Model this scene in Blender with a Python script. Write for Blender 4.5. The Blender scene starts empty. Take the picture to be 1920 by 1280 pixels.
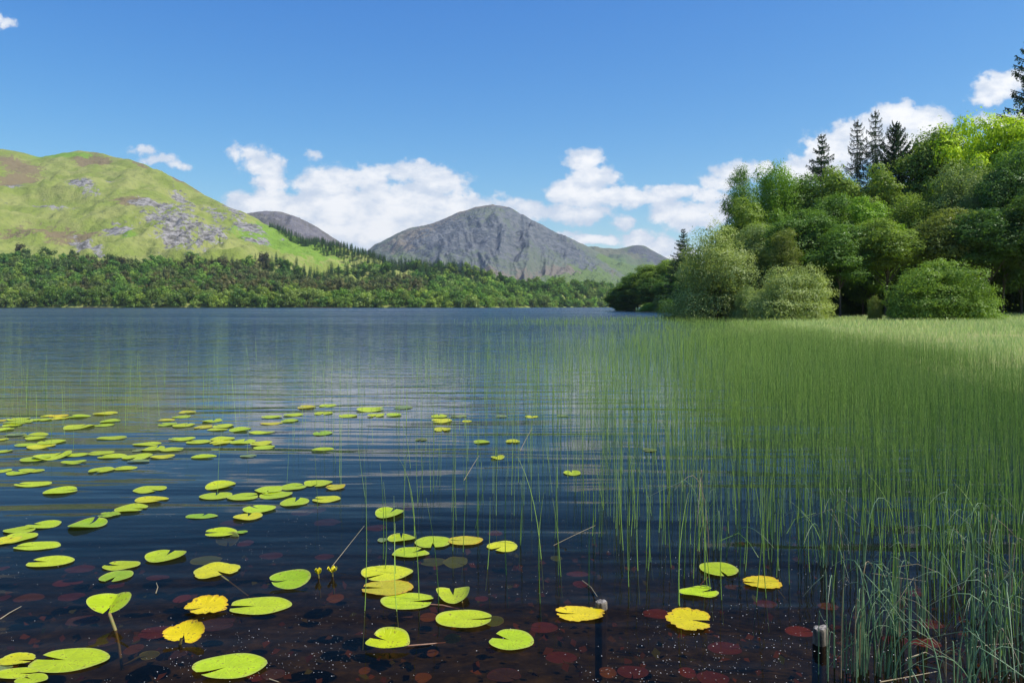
import bpy, math, random
import numpy as np
from mathutils import Vector, Matrix
random.seed(7)
RNG = np.random.default_rng(7)
sc = bpy.context.scene
COL = sc.collection
PI = math.pi

# ------------------------------------------------------------------ camera
F, HY, CX, H = 1500.0, 574.0, 960.0, 1.6      # focal length and horizon of the photograph, eye height in metres
cam = bpy.data.cameras.new('camera')
cam.sensor_width = 36.0
cam.lens = 36.0 * F / 1920.0
cam.shift_y = -(640.0 - HY) / 1920.0
cam.clip_start = 0.05
cam.clip_end = 30000.0
camo = bpy.data.objects.new('camera', cam)
camo.location = (0, 0, H)
camo.rotation_euler = (math.radians(90), 0, 0)
COL.objects.link(camo)
sc.camera = camo

# ------------------------------------------------------------------ exposure
sc.view_settings.view_transform = 'Standard'
sc.view_settings.look = 'None'
sc.view_settings.gamma = 1.0
sc.view_settings.exposure = 0.18
sc.view_settings.use_curve_mapping = False
sc.cycles.use_denoising = True
sc.cycles.max_bounces = 7
sc.cycles.diffuse_bounces = 2
sc.cycles.glossy_bounces = 2
sc.cycles.transmission_bounces = 3
sc.cycles.transparent_max_bounces = 8
sc.cycles.volume_bounces = 0
sc.cycles.sample_clamp_indirect = 4.0

# ------------------------------------------------------------------ sun and sky
SUN_AZ, SUN_EL = math.radians(108.0), math.radians(54.0)     # azimuth measured from the view direction towards the right
sd = Vector((math.sin(SUN_AZ) * math.cos(SUN_EL), math.cos(SUN_AZ) * math.cos(SUN_EL), math.sin(SUN_EL)))
sl = bpy.data.lights.new('sun', 'SUN')
sl.energy = 5.0
sl.angle = math.radians(0.5)
sl.color = (1.0, 0.955, 0.88)
so = bpy.data.objects.new('sun', sl)
so.rotation_euler = sd.to_track_quat('Z', 'Y').to_euler()
COL.objects.link(so)


class NT:
    """small helper to write node trees"""
    def __init__(s, tree):
        s.t = tree
        s.t.nodes.clear()

    def n(s, typ, _out=0, **kw):
        nd = s.t.nodes.new(typ)
        ins = {}
        for k, v in kw.items():
            if k[0] == 'i' and (k[1].isdigit() or k[1].isupper()):
                ins[k[1:]] = v
            else:
                setattr(nd, k, v)
        for k, v in ins.items():
            sock = nd.inputs[int(k)] if k.isdigit() else nd.inputs[k.replace('_', ' ')]
            if isinstance(v, bpy.types.NodeSocket):
                s.t.links.new(v, sock)
            else:
                sock.default_value = v
        s.last = nd
        return nd.outputs[_out] if len(nd.outputs) else None

    def math(s, op, a, b=0.0, c=0.0, clamp=False):
        return s.n('ShaderNodeMath', operation=op, use_clamp=clamp, i0=a, i1=b, i2=c)

    def mix(s, f, a, b, blend='MIX'):
        nd = s.t.nodes.new('ShaderNodeMix')
        nd.data_type = 'RGBA'
        nd.blend_type = blend
        for i, v in ((0, f), (6, a), (7, b)):
            if isinstance(v, bpy.types.NodeSocket):
                s.t.links.new(v, nd.inputs[i])
            else:
                nd.inputs[i].default_value = v if i == 0 or len(v) == 4 else (*v, 1)
        return nd.outputs[2]

    def ramp(s, f, stops, interp='LINEAR'):
        nd = s.t.nodes.new('ShaderNodeValToRGB')
        nd.color_ramp.interpolation = interp
        el = nd.color_ramp.elements
        while len(el) < len(stops):
            el.new(0.5)
        for e, (p, c) in zip(el, stops):
            e.position = p
            e.color = c if len(c) == 4 else (*c, 1)
        s.t.links.new(f, nd.inputs[0])
        return nd.outputs[0]

    def smooth(s, v, a, b):
        return s.n('ShaderNodeMapRange', interpolation_type='SMOOTHSTEP', i0=v, i1=a, i2=b, i3=0.0, i4=1.0)

    def noise(s, vec, scale, detail=4.0, rough=0.55, out=0, dist=0.0):
        return s.n('ShaderNodeTexNoise', _out=out, i0=vec, iScale=scale, iDetail=detail, iRoughness=rough, iDistortion=dist)

    def mapping(s, vec, loc=(0, 0, 0), scale=(1, 1, 1), rot=(0, 0, 0)):
        return s.n('ShaderNodeMapping', i0=vec, i1=loc, i2=rot, i3=scale)


world = bpy.data.worlds.new('World')
sc.world = world
world.use_nodes = True
W = NT(world.node_tree)
sky = world.node_tree.nodes.new('ShaderNodeTexSky')
sky.sky_type = 'NISHITA'
sky.sun_disc = False
sky.sun_elevation = SUN_EL
sky.sun_rotation = SUN_AZ
sky.altitude = 0
sky.air_density = 1.0
sky.dust_density = 0.3
sky.ozone_density = 2.5
SKY_STRENGTH = 0.12
# clear northern air: deeper blue overhead than the stock sky, channel by channel
base = W.n('ShaderNodeHueSaturation', iColor=sky.outputs[0], iSaturation=1.22, iValue=1.0)
W.n('ShaderNodeSeparateColor', i0=W.mix(1.0, base, (0.80, 0.97, 1.10), 'MULTIPLY'))
rgb = W.last.outputs[:]
ch = []
for c_, k_, g_ in ((rgb[0], 1.72, 1.35), (rgb[1], 1.15, 1.1), (rgb[2], 0.90, 0.62)):
    ch.append(W.math('MULTIPLY', W.math('POWER', W.math('MULTIPLY', c_, SKY_STRENGTH), g_), k_ / SKY_STRENGTH))
skyc = W.n('ShaderNodeCombineColor', i0=ch[0], i1=ch[1], i2=ch[2])
# fair-weather cumulus low over the far hills, laid out by direction (tangent of azimuth and of elevation)
gen = W.n('ShaderNodeTexCoord', _out=0)
sep = W.n('ShaderNodeSeparateXYZ', i0=gen)
sx, sy, sz = W.last.outputs
ysafe = W.math('MAXIMUM', sy, 0.02)
cu = W.math('DIVIDE', sx, ysafe)
cv = W.math('DIVIDE', sz, ysafe)
uv = W.n('ShaderNodeCombineXYZ', i0=cu, i1=cv, i2=0.0)
CLOUDS = [  # px, py, rx, ry, strength
    (465, 283, 34, 15, .75), (500, 312, 44, 24, .75), (512, 342, 46, 20, .8), (268, 283, 26, 9, .55), (300, 299, 34, 8, .45),
    (332, 311, 20, 9, .55), (588, 292, 14, 10, .4), (500, 384, 75, 30, 1.1), (568, 392, 85, 36, 1.2), (620, 348, 72, 34, 1.1),
    (645, 395, 105, 48, 1.3), (690, 338, 48, 26, .8), (758, 322, 58, 22, .85), (812, 344, 64, 30, .95), (848, 340, 22, 14, .8),
    (745, 388, 115, 44, 1.35), (850, 392, 95, 30, 1.2), (915, 402, 90, 24, 1.0), (700, 438, 150, 34, 1.2), (610, 432, 90, 28, 1.1),
    (1097, 300, 36, 22, 1.15), (1112, 334, 46, 26, 1.1), (1076, 360, 54, 24, 1.15), (1124, 367, 84, 22, 1.15), (1200, 372, 74, 16, 1.0),
    (1270, 361, 72, 16, 1.05), (1322, 369, 46, 13, .9), (1000, 394, 66, 18, .8), (1082, 399, 54, 20, 1.0), (1166, 421, 22, 12, .5),
    (1108, 452, 62, 10, 1.1), (1052, 441, 26, 7, .8), (1250, 400, 38, 22, 1.15), (1292, 407, 56, 26, 1.15), (1342, 397, 44, 24, 1.1),
    (1198, 452, 42, 18, 1.1), (1236, 464, 46, 22, 1.15), (1262, 484, 50, 20, 1.0), (1390, 322, 60, 18, 1.0), (1352, 340, 36, 16, 1.0),
    (1430, 316, 34, 14, .9), (1505, 322, 50, 30, 1.2), (1562, 288, 60, 40, 1.2), (1622, 262, 60, 44, 1.25), (1688, 228, 54, 34, 1.4),
    (1736, 232, 50, 32, 1.4), (1708, 272, 90, 50, 1.4), (1866, 166, 40, 24, .9), (1905, 152, 46, 22, .95), (1850, 186, 32, 12, .5),
    (1875, 230, 56, 18, 1.1), (1925, 226, 46, 18, 1.1), (4, 38, 22, 10, .40), (2050, 210, 120, 50, 1.2),
    (-200, 200, 120, 40, .9), (2300, 260, 160, 60, 1.2), (-520, 330, 200, 50, 1.1),
]


def cloud_sector(blobs):
    """background shader of the sky with its clouds in one sector of the horizon"""
    warp = W.noise(uv, 30.0, 3.0, 0.6, out=1)
    warp = W.n('ShaderNodeVectorMath', operation='SUBTRACT', i0=warp, i1=(0.5, 0.5, 0.5))
    uvw = W.n('ShaderNodeVectorMath', operation='MULTIPLY_ADD', i0=warp, i1=(0.020, 0.020, 0), i2=uv)
    dens = None
    for px, py, rx, ry, st in blobs:
        u0, v0, a, b = (px - CX) / F, (HY - py) / F, rx * 1.15 / F, ry * 1.15 / F
        m = W.mapping(uvw, loc=(-u0 / a, -v0 / b, 0), scale=(1 / a, 1 / b, 0))
        r = W.n('ShaderNodeVectorMath', _out=1, operation='LENGTH', i0=m)
        q = W.math('MULTIPLY_ADD', r, -st, st)
        dens = q if dens is None else W.n('ShaderNodeMath', operation='SMOOTH_MAX', i0=dens, i1=q, i2=0.12)
    n1 = W.noise(W.mapping(uv, scale=(1, 1.25, 1)), 38.0, 7.0, 0.60)
    n1 = W.math('SUBTRACT', n1, 0.5)
    dd = W.math('MULTIPLY_ADD', n1, 1.9, dens)
    alpha = W.smooth(dd, -0.12, 0.36)
    n2 = W.noise(W.mapping(uv, loc=(3.1, 0.7, 0), scale=(1, 1.9, 1)), 22.0, 4.0, 0.6)
    core = W.math('MULTIPLY_ADD', n2, 1.7, W.math('MULTIPLY', dd, -0.50))
    core = W.smooth(core, 0.18, 0.95)
    k = 0.97 / SKY_STRENGTH
    ccol = W.mix(core, (k, k, k), (0.62 * k, 0.70 * k, 0.82 * k))
    return W.n('ShaderNodeBackground', i0=W.mix(W.math('MULTIPLY', alpha, 0.97), skyc, ccol), i1=SKY_STRENGTH)


shader = W.n('ShaderNodeBackground', i0=skyc, i1=SKY_STRENGTH)
infront = W.math('GREATER_THAN', sy, 0.1)
for a_, b_ in ((-900, 400), (400, 640), (640, 960), (960, 1190), (1190, 1460), (1460, 2600)):
    bl = [c for c in CLOUDS if c[0] + c[2] * 2 > a_ and c[0] - c[2] * 2 < b_]
    top = min(c[1] - 2.2 * c[3] for c in bl)
    g = W.math('MULTIPLY', W.math('GREATER_THAN', cu, (a_ - CX) / F), W.math('LESS_THAN', cu, (b_ - CX) / F))
    g = W.math('MULTIPLY', g, W.math('MULTIPLY', W.math('LESS_THAN', cv, (HY - top) / F), W.math('GREATER_THAN', cv, -0.03)))
    shader = W.n('ShaderNodeMixShader', i0=W.math('MULTIPLY', g, infront), i1=shader, i2=cloud_sector(bl))
W.n('ShaderNodeOutputWorld', i0=shader)
world.cycles.sampling_method = 'MANUAL'
world.cycles.sample_map_resolution = 512


# ------------------------------------------------------------------ helpers
def tag(o, label=None, cat=None, group=None, kind=None):
    if label: o['label'] = label
    if cat: o['category'] = cat
    if group: o['group'] = group
    if kind: o['kind'] = kind
    return o


def link(name, me, parent=None, loc=(0, 0, 0)):
    o = bpy.data.objects.new(name, me)
    o.location = loc
    if parent: o.parent = parent
    COL.objects.link(o)
    return o


def empty(name, loc):
    return link(name, None, None, loc)


def npmesh(name, V, Q, mats, attrs=None, smooth=True, T=None, midx=None):
    """mesh from numpy: V (n,3), Q quads (m,4), T triangles (k,3)"""
    me = bpy.data.meshes.new(name)
    V = np.asarray(V, np.float32)
    Q = np.asarray(Q, np.int32).reshape(-1, 4)
    T = np.zeros((0, 3), np.int32) if T is None else np.asarray(T, np.int32).reshape(-1, 3)
    me.vertices.add(len(V))
    me.vertices.foreach_set('co', V.ravel())
    nl = len(Q) * 4 + len(T) * 3
    me.loops.add(nl)
    me.loops.foreach_set('vertex_index', np.concatenate([Q.ravel(), T.ravel()]))
    nf = len(Q) + len(T)
    me.polygons.add(nf)
    st = np.concatenate([np.arange(len(Q)) * 4, len(Q) * 4 + np.arange(len(T)) * 3]).astype(np.int32)
    me.polygons.foreach_set('loop_start', st)
    me.polygons.foreach_set('use_smooth', np.full(nf, smooth))
    if midx is not None: me.polygons.foreach_set('material_index', np.asarray(midx, np.int32))
    for m in (mats if isinstance(mats, (list, tuple)) else [mats]):
        me.materials.append(m)
    for k, v in (attrs or {}).items():
        v = np.asarray(v, np.float32)
        at = me.attributes.new(k, 'FLOAT', 'POINT')
        at.data.foreach_set('value', v.ravel())
    me.update()
    me.validate()
    return me


_TAB = np.random.default_rng(3).random((256, 256))


def vn(x, y, s=0):
    xi, yi = np.floor(x), np.floor(y)
    fx, fy = x - xi, y - yi
    fx, fy = fx * fx * (3 - 2 * fx), fy * fy * (3 - 2 * fy)
    a = (xi.astype(int) + 37 * s) & 255
    b = (yi.astype(int) + 91 * s) & 255
    a1, b1 = (a + 1) & 255, (b + 1) & 255
    return (_TAB[a, b] * (1 - fx) + _TAB[a1, b] * fx) * (1 - fy) + (_TAB[a, b1] * (1 - fx) + _TAB[a1, b1] * fx) * fy


def fbm(x, y, o=5, s=0, g=0.5):
    x, y = np.asarray(x, float), np.asarray(y, float)
    r, a, t = 0, 1.0, 0
    for i in range(o):
        r = r + a * vn(x, y, s + i); t += a
        x, y, a = x * 2.03 + 5.1, y * 2.03 + 1.7, a * g
    return r / t


def ridged(x, y, o=5, s=0, g=0.55):
    x, y = np.asarray(x, float), np.asarray(y, float)
    r, a, t = 0, 1.0, 0
    for i in range(o):
        r = r + a * (1 - np.abs(2 * vn(x, y, s + i) - 1)); t += a
        x, y, a = x * 2.07 + 3.3, y * 2.07 + 7.7, a * g
    return r / t


def sstep(v, a, b):
    t = np.clip((np.asarray(v, float) - a) / (b - a), 0, 1)
    return t * t * (3 - 2 * t)


def gp(px, py, z=0.0):
    """world point at height z that lies under photo pixel px, py"""
    d = (H - z) * F / (py - HY)
    return ((px - CX) / F * d, d, z)


def new_mat(name):
    m = bpy.data.materials.new(name)
    m.use_nodes = True
    return m, NT(m.node_tree)


def finish(N, sh, disp=None):
    out = N.t.nodes.new('ShaderNodeOutputMaterial')
    N.t.links.new(sh, out.inputs[0])
    return out


def simple(name, c1, c2, scale=8.0, rough=0.7, bump=0.0, spec=0.3, stretch=(1, 1, 1)):
    m, N = new_mat(name)
    oc = N.n('ShaderNodeTexCoord', _out=3)
    f = N.noise(N.mapping(oc, scale=stretch), scale, 5, 0.6)
    c = N.mix(N.smooth(f, .3, .7), c1, c2)
    p = N.n('ShaderNodeBsdfPrincipled', i0=c, iRoughness=rough)
    N.last.inputs['Specular IOR Level'].default_value = spec
    pn = N.last
    if bump:
        b = N.n('ShaderNodeBump', iStrength=1.0, iDistance=bump, iHeight=f)
        N.t.links.new(b, pn.inputs['Normal'])
    finish(N, p)
    return m


def foliage(name, trans=0.35, vary=0.5, warm=0.12, gloss=0.04, sat=1.0):
    """leaf material: object colour, varied leaf by leaf through the attribute v"""
    m, N = new_mat(name)
    oi = N.n('ShaderNodeObjectInfo', _out=1)
    v = N.n('ShaderNodeAttribute', _out=2, attribute_name='v')
    k = N.math('MULTIPLY_ADD', v, vary * 2, 1 - vary)
    kc = N.n('ShaderNodeCombineXYZ', i0=N.math('MULTIPLY_ADD', v, warm, k), i1=k, i2=N.math('MULTIPLY', k, 0.9))
    c = N.mix(1.0, oi, kc, 'MULTIPLY')
    d = N.n('ShaderNodeBsdfDiffuse', i0=c)
    t = N.n('ShaderNodeBsdfTranslucent', i0=N.mix(1.0, c, (1.25, 1.3, 0.55), 'MULTIPLY'))
    s = N.n('ShaderNodeMixShader', i0=trans, i1=d, i2=t)
    g = N.n('ShaderNodeBsdfGlossy', i0=(1, 1, 1, 1), iRoughness=0.42)
    s = N.n('ShaderNodeMixShader', i0=gloss, i1=s, i2=g)
    finish(N, s)
    return m


# ------------------------------------------------------------------ lake shape and ground
# right-hand waterline: y -> x
SHY = np.array([-60, -6, -1.5, 3, 8, 13.6, 20.7, 33.5, 49, 60, 75, 95, 130, 165, 210, 262, 285, 330, 400])
SHX = np.array([-70, 1.0, 3.2, 5.2, 7.2, 9.0, 10.4, 12.3, 13.8, 16.5, 20.5, 29, 37, 42, 47, 36, 60, 160, 400.0])


def z_right(x, y):
    s = x - np.interp(y, SHY, SHX)
    s = s * 0.8
    land = 0.02 + 0.55 * (1 - np.exp(-np.maximum(s, 0) / 9.0)) + 0.0016 * np.maximum(s - 18, 0) ** 2 * (y > -50)
    land = np.minimum(land, 14 + 0 * s)
    bed = -(0.30 + 0.16 * np.minimum(-np.minimum(s, 0), 18)) * sstep(-s, -0.2, 1.5)
    return np.where(s > 0, land, bed)


def ground_z(x, y):
    z = z_right(x, y)
    # stony shore under the photographer
    sh = -0.30 - 0.10 * np.maximum(y - 1.0, 0)
    z = np.where(y < 1.0, np.maximum(z, 0.25 - (y + 1.2) * 0.25), z)
    z = np.where((y >= 1.0) & (z < 0), np.maximum(z, np.maximum(sh, -4)), z)
    return z


def shore_d(px):
    return np.interp(px, [-3000, -600, 300, 900, 1000, 1150, 1300], [500, 780, 800, 800, 950, 1150, 1200])


def build_ground():
    az = np.concatenate([np.linspace(-180, -42, 60, endpoint=False), np.linspace(-42, 42, 420, endpoint=False), np.linspace(42, 180, 61)])
    rr = np.concatenate([np.geomspace(0.6, 12, 60, endpoint=False), np.geomspace(12, 400, 150, endpoint=False), np.geomspace(400, 14000, 40)])
    A, R = np.meshgrid(np.radians(az), rr, indexing='ij')
    X, Y = R * np.sin(A), R * np.cos(A)
    Z = ground_z(X, Y)
    Z = Z + (fbm(X * 1.7, Y * 1.7, 4, 2) - .5) * 0.10 * (R < 60)
    px = CX + F * X / np.maximum(Y, 1e-3)
    far = np.where(Y > 50, sstep(R, shore_d(px) * np.sqrt(1 + (X / np.maximum(Y, 1)) ** 2) - 6, shore_d(px) * np.sqrt(1 + (X / np.maximum(Y, 1)) ** 2) + 6), sstep(R, 500, 560))
    lake = (Z < 0)
    Z = np.where(lake, Z * (1 - far) + 1.2 * far, Z)
    n, m = A.shape
    V = np.stack([X, Y, Z], -1).reshape(-1, 3)
    i = np.arange(n - 1)[:, None] * m + np.arange(m - 1)[None]
    Q = np.stack([i, i + m, i + m + 1, i + 1], -1).reshape(-1, 4)
    # centre cap
    c = len(V)
    V = np.vstack([V, [0, 0, float(ground_z(np.array([0.]), np.array([0.]))[0])]])
    k = np.arange(n - 1) * m
    T = np.stack([k, k + m, np.full(n - 1, c)], -1)[:, ::-1]
    m_, N = new_mat('ground')
    pos = N.n('ShaderNodeNewGeometry', _out=0)
    N.n('ShaderNodeSeparateXYZ', i0=pos)
    z = N.last.outputs[2]
    yy = N.last.outputs[1]
    na = N.noise(pos, 0.22, 5, 0.6)
    nb = N.noise(pos, 7.0, 6, 0.65)
    grass = N.mix(N.smooth(na, .35, .65), (0.24, 0.30, 0.075), (0.36, 0.36, 0.13))
    grass = N.mix(N.math('MULTIPLY', nb, .5), grass, (0.10, 0.085, 0.045))
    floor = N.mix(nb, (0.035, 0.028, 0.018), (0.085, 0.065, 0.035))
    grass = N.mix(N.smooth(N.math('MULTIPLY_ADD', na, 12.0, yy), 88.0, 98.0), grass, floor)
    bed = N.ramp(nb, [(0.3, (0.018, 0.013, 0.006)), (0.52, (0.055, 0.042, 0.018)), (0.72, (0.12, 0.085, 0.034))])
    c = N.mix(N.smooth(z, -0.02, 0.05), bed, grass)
    p = N.n('ShaderNodeBsdfPrincipled', i0=c, iRoughness=0.9)
    N.last.inputs['Specular IOR Level'].default_value = 0.1
    finish(N, p)
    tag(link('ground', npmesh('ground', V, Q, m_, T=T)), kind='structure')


build_ground()


def build_water():
    m_, N = new_mat('lake_water')
    pos = N.n('ShaderNodeNewGeometry', _out=0)
    N.n('ShaderNodeSeparateXYZ', i0=pos)
    X, Y, Z = N.last.outputs
    # distance factors
    dist = N.n('ShaderNodeVectorMath', _out=1, operation='LENGTH', i0=pos)
    # long slow swell near the shore, crests roughly across the view and a little oblique
    h1 = N.noise(N.mapping(pos, scale=(0.22, 1.35, 1), rot=(0, 0, math.radians(-7))), 1.0, 2.0, 0.45, dist=0.6)
    h1b = N.noise(N.mapping(pos, scale=(0.8, 3.3, 1), rot=(0, 0, math.radians(9))), 1.0, 2.0, 0.5)
    # wind chop further out
    h2 = N.noise(N.mapping(pos, scale=(0.55, 1.6, 1)), 1.6, 4.0, 0.62)
    h3 = N.noise(N.mapping(pos, scale=(0.6, 1.0, 1)), 0.85, 3.0, 0.55)
    h5 = N.noise(N.mapping(pos, scale=(0.8, 1.0, 1)), 0.32, 3.0, 0.6)
    h4 = N.noise(pos, 9.0, 2.0, 0.5)
    patch = N.smooth(N.noise(N.mapping(pos, scale=(0.006, 0.028, 1)), 1.0, 2.0, 0.5), 0.38, 0.62)
    far = N.smooth(dist, 9.0, 30.0)
    far2 = N.smooth(dist, 20.0, 130.0)
    a1 = N.math('MULTIPLY', h1, N.math('MULTIPLY_ADD', far, -0.015, 0.042))
    a1b = N.math('MULTIPLY', h1b, 0.0085)
    a4 = N.math('MULTIPLY', h4, 0.0006)
    amp2 = N.math('MULTIPLY', far, N.math('MULTIPLY_ADD', patch, 0.05, 0.055))
    a2 = N.math('MULTIPLY', h2, amp2)
    a3 = N.math('MULTIPLY', h3, N.math('MULTIPLY', N.smooth(dist, 14.0, 45.0), N.math('MULTIPLY_ADD', patch, 0.16, 0.20)))
    a3 = N.math('ADD', a3, N.math('MULTIPLY', h5, N.math('MULTIPLY', N.smooth(dist, 16.0, 60.0), N.math('MULTIPLY_ADD', patch, 0.45, 0.50))))
    hh = N.math('ADD', N.math('ADD', a1, a1b), N.math('ADD', N.math('ADD', a2, a4), a3))
    bump = N.n('ShaderNodeBump', iStrength=1.0, iDistance=1.0, iHeight=hh)
    # at low angles only the wave faces turned to the eye are seen
    inc = N.n('ShaderNodeNewGeometry', _out=4)
    inc = N.n('ShaderNodeVectorMath', operation='MULTIPLY', i0=inc, i1=(1, 1, 0))
    inc = N.n('ShaderNodeVectorMath', operation='SCALE', i0=inc, iScale=N.math('MULTIPLY', N.smooth(dist, 22.0, 110.0), N.math('MULTIPLY_ADD', patch, 0.06, 0.085)))
    bump = N.n('ShaderNodeVectorMath', operation='NORMALIZE', i0=N.n('ShaderNodeVectorMath', operation='ADD', i0=bump, i1=inc))
    fr = N.n('ShaderNodeFresnel', i0=1.333)
    N.t.links.new(bump, N.last.inputs['Normal'])
    rough = N.math('MULTIPLY_ADD', N.smooth(dist, 40.0, 300.0), 0.10, 0.015)
    gl = N.n('ShaderNodeBsdfGlossy', i0=(1, 1, 1, 1), i1=rough)
    N.t.links.new(bump, N.last.inputs['Normal'])
    tr = N.n('ShaderNodeBsdfTransparent', i0=(0.54, 0.44, 0.31, 1))
    body = N.n('ShaderNodeBsdfDiffuse', i0=(0.010, 0.024, 0.034, 1))
    base = N.n('ShaderNodeMixShader', i0=N.math('MULTIPLY_ADD', N.smooth(dist, 3.8, 10.0), 0.80, 0.06), i1=tr, i2=body)
    s = N.n('ShaderNodeMixShader', i0=N.math('POWER', fr, N.math('MULTIPLY_ADD', N.smooth(dist, 4.5, 15.0), -0.68, 1.66)), i1=base, i2=gl)
    finish(N, s)
    # one sheet, split finely enough for even shading
    az = np.linspace(-180, 180, 181)
    rr = np.concatenate([[0.3], np.geomspace(1, 4000, 60)])
    A, R = np.meshgrid(np.radians(az), rr, indexing='ij')
    n, m = A.shape
    V = np.stack([R * np.sin(A), R * np.cos(A), 0 * R], -1).reshape(-1, 3)
    i = np.arange(n - 1)[:, None] * m + np.arange(m - 1)[None]
    Q = np.stack([i, i + m, i + m + 1, i + 1], -1).reshape(-1, 4)
    V[:, 2] = 0.0
    tag(link('lake_water', npmesh('lake_water', V, Q, m_)), kind='structure')


build_water()


# ------------------------------------------------------------------ hills
def hill_mat(name, base, rock, green, tan, bump=1.0, s=0.01):
    """grass, rock, fresh grass and dry bracken mixed by surface attributes with noisy edges"""
    m, N = new_mat(name)
    pos = N.n('ShaderNodeNewGeometry', _out=0)
    na = N.noise(pos, s, 6, 0.62)
    nb = N.noise(pos, s * 7, 6, 0.65)
    def at(k): return N.n('ShaderNodeAttribute', _out=2, attribute_name=k)
    def edge(k, w=0.9):
        q = N.math('MULTIPLY_ADD', N.math('SUBTRACT', nb, 0.5), w * 1.6, at(k))
        q = N.math('MULTIPLY_ADD', N.math('SUBTRACT', na, 0.5), w, q)
        return N.smooth(q, 0.42, 0.58)
    c = N.mix(N.smooth(na, .38, .62), base[0], base[1])
    c = N.mix(N.math('MULTIPLY', N.smooth(nb, .45, .7), 0.6), c, base[2])
    c = N.mix(edge('tan'), c, N.mix(nb, tan[0], tan[1]))
    c = N.mix(edge('green'), c, N.mix(nb, green[0], green[1]))
    c = N.mix(edge('rock', 1.5), c, N.mix(N.smooth(N.noise(N.mapping(pos, scale=(1, 1, 2.2)), s * 6, 6, .72), .38, .60), rock[0], rock[1]))
    p = N.n('ShaderNodeBsdfPrincipled', i0=c, iRoughness=0.95)
    N.last.inputs['Specular IOR Level'].default_value = 0.05
    pn = N.last
    hsum = N.math('ADD', nb, N.math('MULTIPLY', N.noise(pos, s * 22, 4, .6), .5))
    b = N.n('ShaderNodeBump', iStrength=1.0, iDistance=bump, iHeight=hsum)
    N.t.links.new(b, pn.inputs['Normal'])
    finish(N, p)
    return m


class Hill:
    def __init__(s, ridge, base_d, base_py, g, relief, paint, back=1.3):
        a = np.array(ridge, float)
        xs = np.arange(a[0, 0], a[-1, 0], 4.0)
        kern = np.exp(-np.linspace(-2.6, 2.6, 13) ** 2); kern /= kern.sum()
        sm = lambda v: np.convolve(np.pad(np.interp(xs, a[:, 0], v), 6, mode='edge'), kern, 'valid')
        kd = np.ones(61) / 61
        sd_ = np.convolve(np.pad(np.interp(xs, a[:, 0], a[:, 2]), 30, mode='edge'), kd, 'valid')
        a = np.stack([xs, sm(a[:, 1]), sd_], 1)
        s.px, s.py, s.d = a[:, 0], a[:, 1], a[:, 2]
        s.base_d, s.base_py, s.g, s.relief, s.paint, s.back = base_d, base_py, g, relief, paint, back

    def pyz(s, px, t):
        """pixel row of the smooth surface at fraction t of the way from the foot to the ridge"""
        pr = np.interp(px, s.px, s.py)
        return s.base_py(px) - (s.base_py(px) - pr) * s.g(t)

    def dist(s, px, t):
        return s.base_d(px) + t * (np.interp(px, s.px, s.d) - s.base_d(px))

    def point(s, px, t):
        d = s.dist(px, t)
        x = (px - CX) / F * d
        z = H + (HY - s.pyz(px, t)) / F * d
        return x, d, z + s.relief(px, t, x, d)

    def at(s, px, py):
        """ground point seen at pixel px, py"""
        lo, hi = 0.0, 1.0
        for _ in range(30):
            mid = (lo + hi) / 2
            if s.pyz(px, mid) > py: lo = mid
            else: hi = mid
        x, y, z = s.point(np.float64(px), np.float64(lo))
        return float(x), float(y), float(z)

    def build(s, name, mat, x0, x1, nx, nt):
        P, T = np.meshgrid(np.linspace(x0, x1, nx), np.linspace(0, 1, nt), indexing='ij')
        X, Y, Z = s.point(P, T)
        # the far side of the ridge falls away again
        nb = 10
        xb, yb, zb = X[:, -1:], Y[:, -1:], Z[:, -1:]
        u = np.linspace(0, 1, nb + 1)[1:][None]
        k = 1 + (s.back - 1) * u
        XB, YB, ZB = xb * k, yb * k, zb * (1 - u) ** 1.3 - 0.10 * zb * u + 1
        ZB = ZB - 0.0
        att = s.paint(P, T, s.pyz(P, T))
        V = np.stack([np.hstack([X, XB]), np.hstack([Y, YB]), np.hstack([Z, ZB])], -1)
        n, m = V.shape[:2]
        A = {k: np.hstack([v, np.repeat(v[:, -1:], nb, 1)]).ravel() for k, v in att.items()}
        i = np.arange(n - 1)[:, None] * m + np.arange(m - 1)[None]
        Q = np.stack([i, i + m, i + m + 1, i + 1], -1).reshape(-1, 4)
        return tag(link(name, npmesh(name, V.reshape(-1, 3), Q, mat, A)), kind='structure')


def blob(P, Y, cx, cy, rx, ry, ang=0.0):
    a = math.radians(ang)
    u, v = (P - cx), (Y - cy)
    u, v = u * math.cos(a) + v * math.sin(a), -u * math.sin(a) + v * math.cos(a)
    return np.clip(1.15 - np.sqrt((u / rx) ** 2 + (v / ry) ** 2) * 0.75, 0, 1)


def mx(*a):
    r = a[0]
    for b in a[1:]: r = np.maximum(r, b)
    return r


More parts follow.
